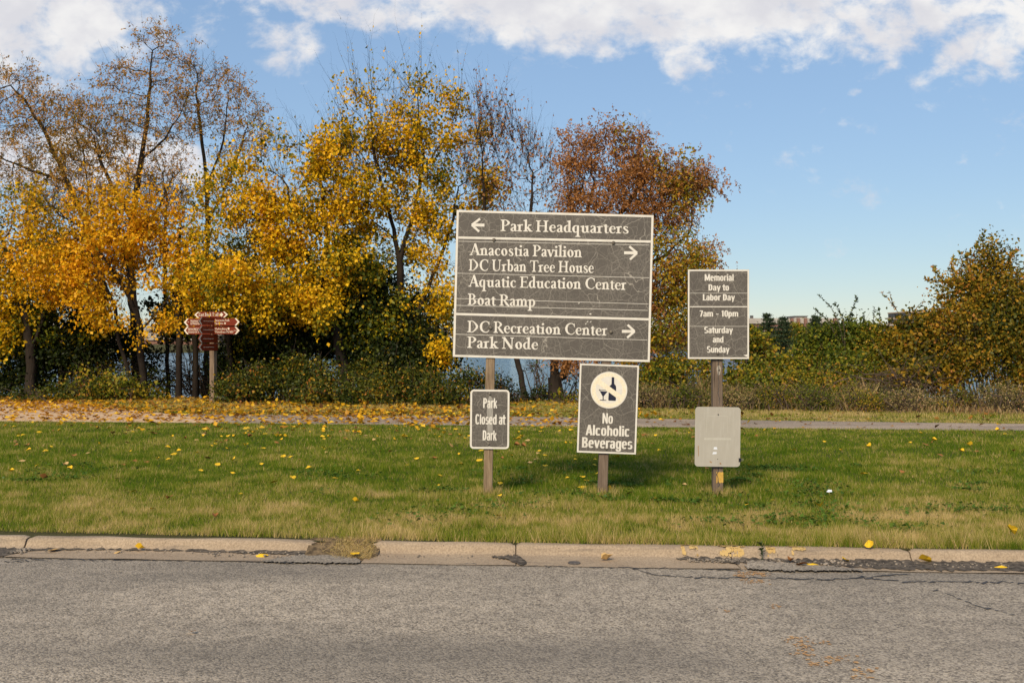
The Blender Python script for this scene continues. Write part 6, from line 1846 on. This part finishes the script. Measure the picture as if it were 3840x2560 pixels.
def building(name, label, px0, px1, ptop, d, deep, rows):
    """rows: list of (material key, top px, bottom px, part name); each band stands a little proud or back"""
    x0, x1 = P(px0, 0, d).x, P(px1, 0, d).x
    zt_ = P(0, ptop, d).z
    root = thing(name, ((x0 + x1) / 2, d + deep / 2, 1.0), label, 'building')
    mb = MB(); mb.box(x0 - root.location.x, x1 - root.location.x, -deep / 2, deep / 2, -3, zt_ - 1.0)
    mb.build('wall', BM['brick'], root)
    for (mk, a, b, pn, off) in rows:
        q = MB(); q.box(x0 - root.location.x - off, x1 - root.location.x + off, -deep / 2 - .3 - off, deep / 2 + .3 + off, P(0, b, d).z - 1.0, P(0, a, d).z - 1.0); q.build(pn, BM[mk], root)
    return root, x0, x1


g, x0, x1 = building('parking_garage', 'long low brick and concrete parking building above the hedge', 2640, 3140, 1196, 300, 30, [('conc', 1193, 1213, 'parapet', .3), ('dark', 1224, 1230, 'opening', .05), ('conc', 1238, 1243, 'spandrel', .3), ('dark', 1252, 1258, 'opening', .05)])
for px in (2966, 2990, 3017, 3127):
    q = MB(); xx = P(px, 0, 300).x - g.location.x; q.box(xx - .42, xx + .42, -16.4, -15.2, -2, P(0, 1191 + (px % 3), 300).z - 1); q.build('pier', BM['brick'], g)
q = MB(); q.box(P(2988, 0, 300).x - g.location.x, P(3034, 0, 300).x - g.location.x, -13, -4, P(0, 1194, 300).z - 1, P(0, 1186, 300).z - 1); q.build('stair_tower', BM['conc'], g)
q = MB(); q.box(P(2985, 0, 300).x - g.location.x, P(3037, 0, 300).x - g.location.x, -13.4, -3.6, P(0, 1186, 300).z - .98, P(0, 1183.5, 300).z - 1); q.build('roof', BM['dark'], g)
q = MB(); q.box(P(2821, 0, 300).x - g.location.x, P(2831, 0, 300).x - g.location.x, -13, -12, P(0, 1193, 300).z - 1, P(0, 1182, 300).z - 1); q.build('rooftop_tank', BM['dark'], g)
building('brick_building', 'low red brick building half hidden behind the hedge', 3250, 3470, 1218, 330, 30, [('conc', 1217, 1221, 'parapet', .2), ('dark', 1236, 1246, 'window_band', .05)])
q_, _, _ = building('concrete_block', 'small pale concrete block beside the brick building', 3262, 3305, 1213, 318, 8, [('conc', 1212, 1240, 'facing', .3), ('dark', 1219, 1232, 'window_band', .35)])
building('office_block', 'tan office block with a dark window band beyond the hedge', 3398, 3510, 1168, 430, 20, [('tan', 1167, 1172, 'parapet', .3), ('dark', 1172, 1187, 'window_band', .1), ('tan', 1187, 1196, 'spandrel', .3), ('dark', 1196, 1206, 'window_band', .1), ('tan', 1206, 1260, 'spandrel', .3)])
building('riverside_building', 'pale far building glimpsed through the mulberry trunks', 60, 330, 1205, 420, 30, [('conc', 1204, 1222, 'parapet', .3), ('dark', 1222, 1230, 'window_band', .1), ('conc', 1230, 1250, 'spandrel', .3)])
building('riverside_building', 'pale far hall glimpsed just before the trail signpost', 420, 760, 1226, 400, 30, [('conc', 1225, 1240, 'parapet', .3), ('dark', 1240, 1248, 'window_band', .1), ('conc', 1248, 1275, 'spandrel', .3)])


def pine(label, px, ptop, pbase, wpx, d, seed):
    rng = np.random.default_rng(seed)
    t, b = P(px, ptop, d), P(px, pbase, d)
    root = thing('pine_tree', (b.x, d, b.z), label, 'pine')
    H = t.z - b.z; W = wpx * d / FPX
    segs = [[b.x, d, b.z, b.x, d, b.z + H * .5, .22, .15], [b.x, d, b.z + H * .5, b.x, d, t.z, .15, .03]]
    lp = []
    for k in range(84):
        f = (k // 8 + .25 * rng.random()) / 10.5; z = b.z + H * (.16 + .84 * f); L = W * (1 - f) ** .8 * (.5 + .7 * rng.random()) + .1
        an = rng.uniform(0, 6.28); e = np.array([b.x + L * math.cos(an), d + L * math.sin(an), z + .16 * L])
        segs.append([b.x, d, z - .1, *e, .05, .015])
        m_ = 60
        q = rng.uniform(.25, 1.05, m_)[:, None] * (e - np.array([b.x, d, z])) + np.array([b.x, d, z]) + rng.normal(size=(m_, 3)) * np.array([.26, .26, .09])
        lp.append(q)
    V, F = tubes(np.array(segs, float), 5); np_mesh('trunk', V, [F], M['bark_dark'], root, smooth=True)
    lp = np.concatenate(lp); n = len(lp)
    V, F = leaf_quads(lp, rand_unit(n, rng) + [0, 0, .5], rand_unit(n, rng), rng.uniform(.25, .5, n), .3)
    np_mesh('crown', V, [F], M['needles'], root, attrs={'rnd': np.repeat(rng.random(n), 4)})


pine('taller dark pine standing before the parking building', 2877, 1178, 1390, 74, 150, 1)
pine('slightly shorter dark pine just past the taller one', 2938, 1191, 1400, 72, 148, 2)
pine('rounded pine before the stair tower of the parking building', 3060, 1186, 1340, 55, 165, 3)


def bank_tree(label, px, ptop, rpx, d, seed, lf):
    rng = np.random.default_rng(seed)
    t = P(px, ptop, d); R = rpx * d / FPX
    root = thing('riverside_tree', (t.x, d, -1.0), label, 'tree')
    V, F = tubes(np.array([[t.x, d, -2.2, t.x, d, t.z - R, .25, .15]]), 6); np_mesh('trunk', V, [F], M['bark_dark'], root, smooth=True)
    c = rand_unit(60, rng) * np.array([R, R, R * .9]) * (.55 + .45 * rng.random((60, 1))) + np.array([t.x, d, t.z - R * .95])
    lp = np.repeat(c, 45, 0) + rng.normal(size=(2700, 3)) * R * .2
    lp2 = np.stack([t.x + rng.normal(size=900) * R * .5, d + rng.normal(size=900) * R * .5, rng.uniform(-1.5, t.z - R, 900)], 1)
    lp = np.concatenate([lp, lp2]); n = len(lp)
    V, F = leaf_quads(lp, rand_unit(n, rng), rand_unit(n, rng) + np.array(SUN_DIR), rng.uniform(.25, .55, n), .7)
    np_mesh('crown', V, [F], M[lf], root, attrs={'rnd': np.repeat(np.clip(rng.normal(.5, .25, n), 0, 1), 4)})


for (px, pt, rp, d_, sd, lf, lb) in ((2815, 1222, 34, 185, 1, 'olive', 'olive riverside tree beside the taller pine, against the parking building'), (2905, 1250, 30, 180, 2, 'hedge', 'low rusty riverside tree between the two pines'), (2985, 1216, 36, 190, 3, 'hedge', 'mottled riverside tree just past the two pines'),
                                 (3110, 1214, 40, 195, 4, 'olive', 'olive riverside tree past the rounded pine'), (3185, 1206, 44, 200, 5, 'olive', 'green riverside tree before the gap between the far buildings'), (3260, 1226, 36, 190, 6, 'hedge', 'rusty riverside tree in front of the low brick building'), (3360, 1232, 40, 190, 7, 'hedge', 'rusty riverside tree under the tan office block')):
    bank_tree(lb, px, pt, rp, d_, sd, lf)


def boat(label, px, py, L, d, seed):
    c = P(px, py, d)
    root = thing('motor_boat', (c.x, d, -2.0), label, 'boat')
    st = []
    for t in np.linspace(0, 1, 9):
        wv = .95 * (1 - max(0, t - .45) ** 2 / .31); x_ = (t - .5) * L
        st.append([(x_, -wv, .95 + .3 * t), (x_, -wv * .7, .1), (x_, 0, -.2), (x_, wv * .7, .1), (x_, wv, .95 + .3 * t)])
    mb = MB(); mb.grid(st); mb.poly([s[0] for s in st] + [s[4] for s in reversed(st)])
    mb.build('hull', BM_W, root, smooth=False)
    q = MB(); q.prism([(-L * .25, 1.1), (L * .18, 1.2), (L * .05, 2.0), (-L * .22, 2.0)], -.7, .7); q.build('cabin', BM_W, root)
    q = MB(); q.prism([(-L * .2, 1.45), (L * .11, 1.5), (L * .045, 1.85), (-L * .18, 1.85)], -.72, .72); q.build('window', M['sign_black'], root)
    q = MB(); q.box(-L * .48, L * .3, -.99, -.93, .6, .78); q.build('stripe', M['boat_blue'], root)


BM_W = simple('white_hull', (.74, .75, .77), None, rough=.35)
M['boat_blue'] = simple('blue_stripe', (.04, .09, .28), None, rough=.4)
boat('white motor boat with a blue stripe glimpsed below the pines', 2930, 1290, 6.5, 200, 1)
boat('white motor boat half hidden in the dark green hedge gap', 3005, 1310, 7.0, 215, 2)

# far wood across the river: one hazy mass
rng = np.random.default_rng(300)
pos_ = []
for k in range(420):
    x_ = rng.uniform(-420, 420); y_ = rng.uniform(385, 470)
    pxv = 1920 + x_ / y_ * FPX
    H = rng.uniform(5, 9.5) * (1.15 if pxv < 1900 else .75)
    m_ = 90
    v_ = rng.normal(size=(m_, 3)); v_ /= np.linalg.norm(v_, axis=1, keepdims=True)
    pos_.append(np.array([x_, y_, H * .55]) + v_ * np.array([H * .42, H * .4, H * .5]) * (.6 + .45 * rng.random((m_, 1))))
pos_ = np.concatenate(pos_); n = len(pos_)
V, F = leaf_quads(pos_, rand_unit(n, rng), rand_unit(n, rng) + np.array(SUN_DIR), rng.uniform(.9, 2.0, n), .9)
tag(np_mesh('far_woods', V, [F], M['far_leaf'], attrs={'rnd': np.repeat(rng.random(n), 4)}), 'greyish brown woods along the far river shore', 'woods', kind='stuff')
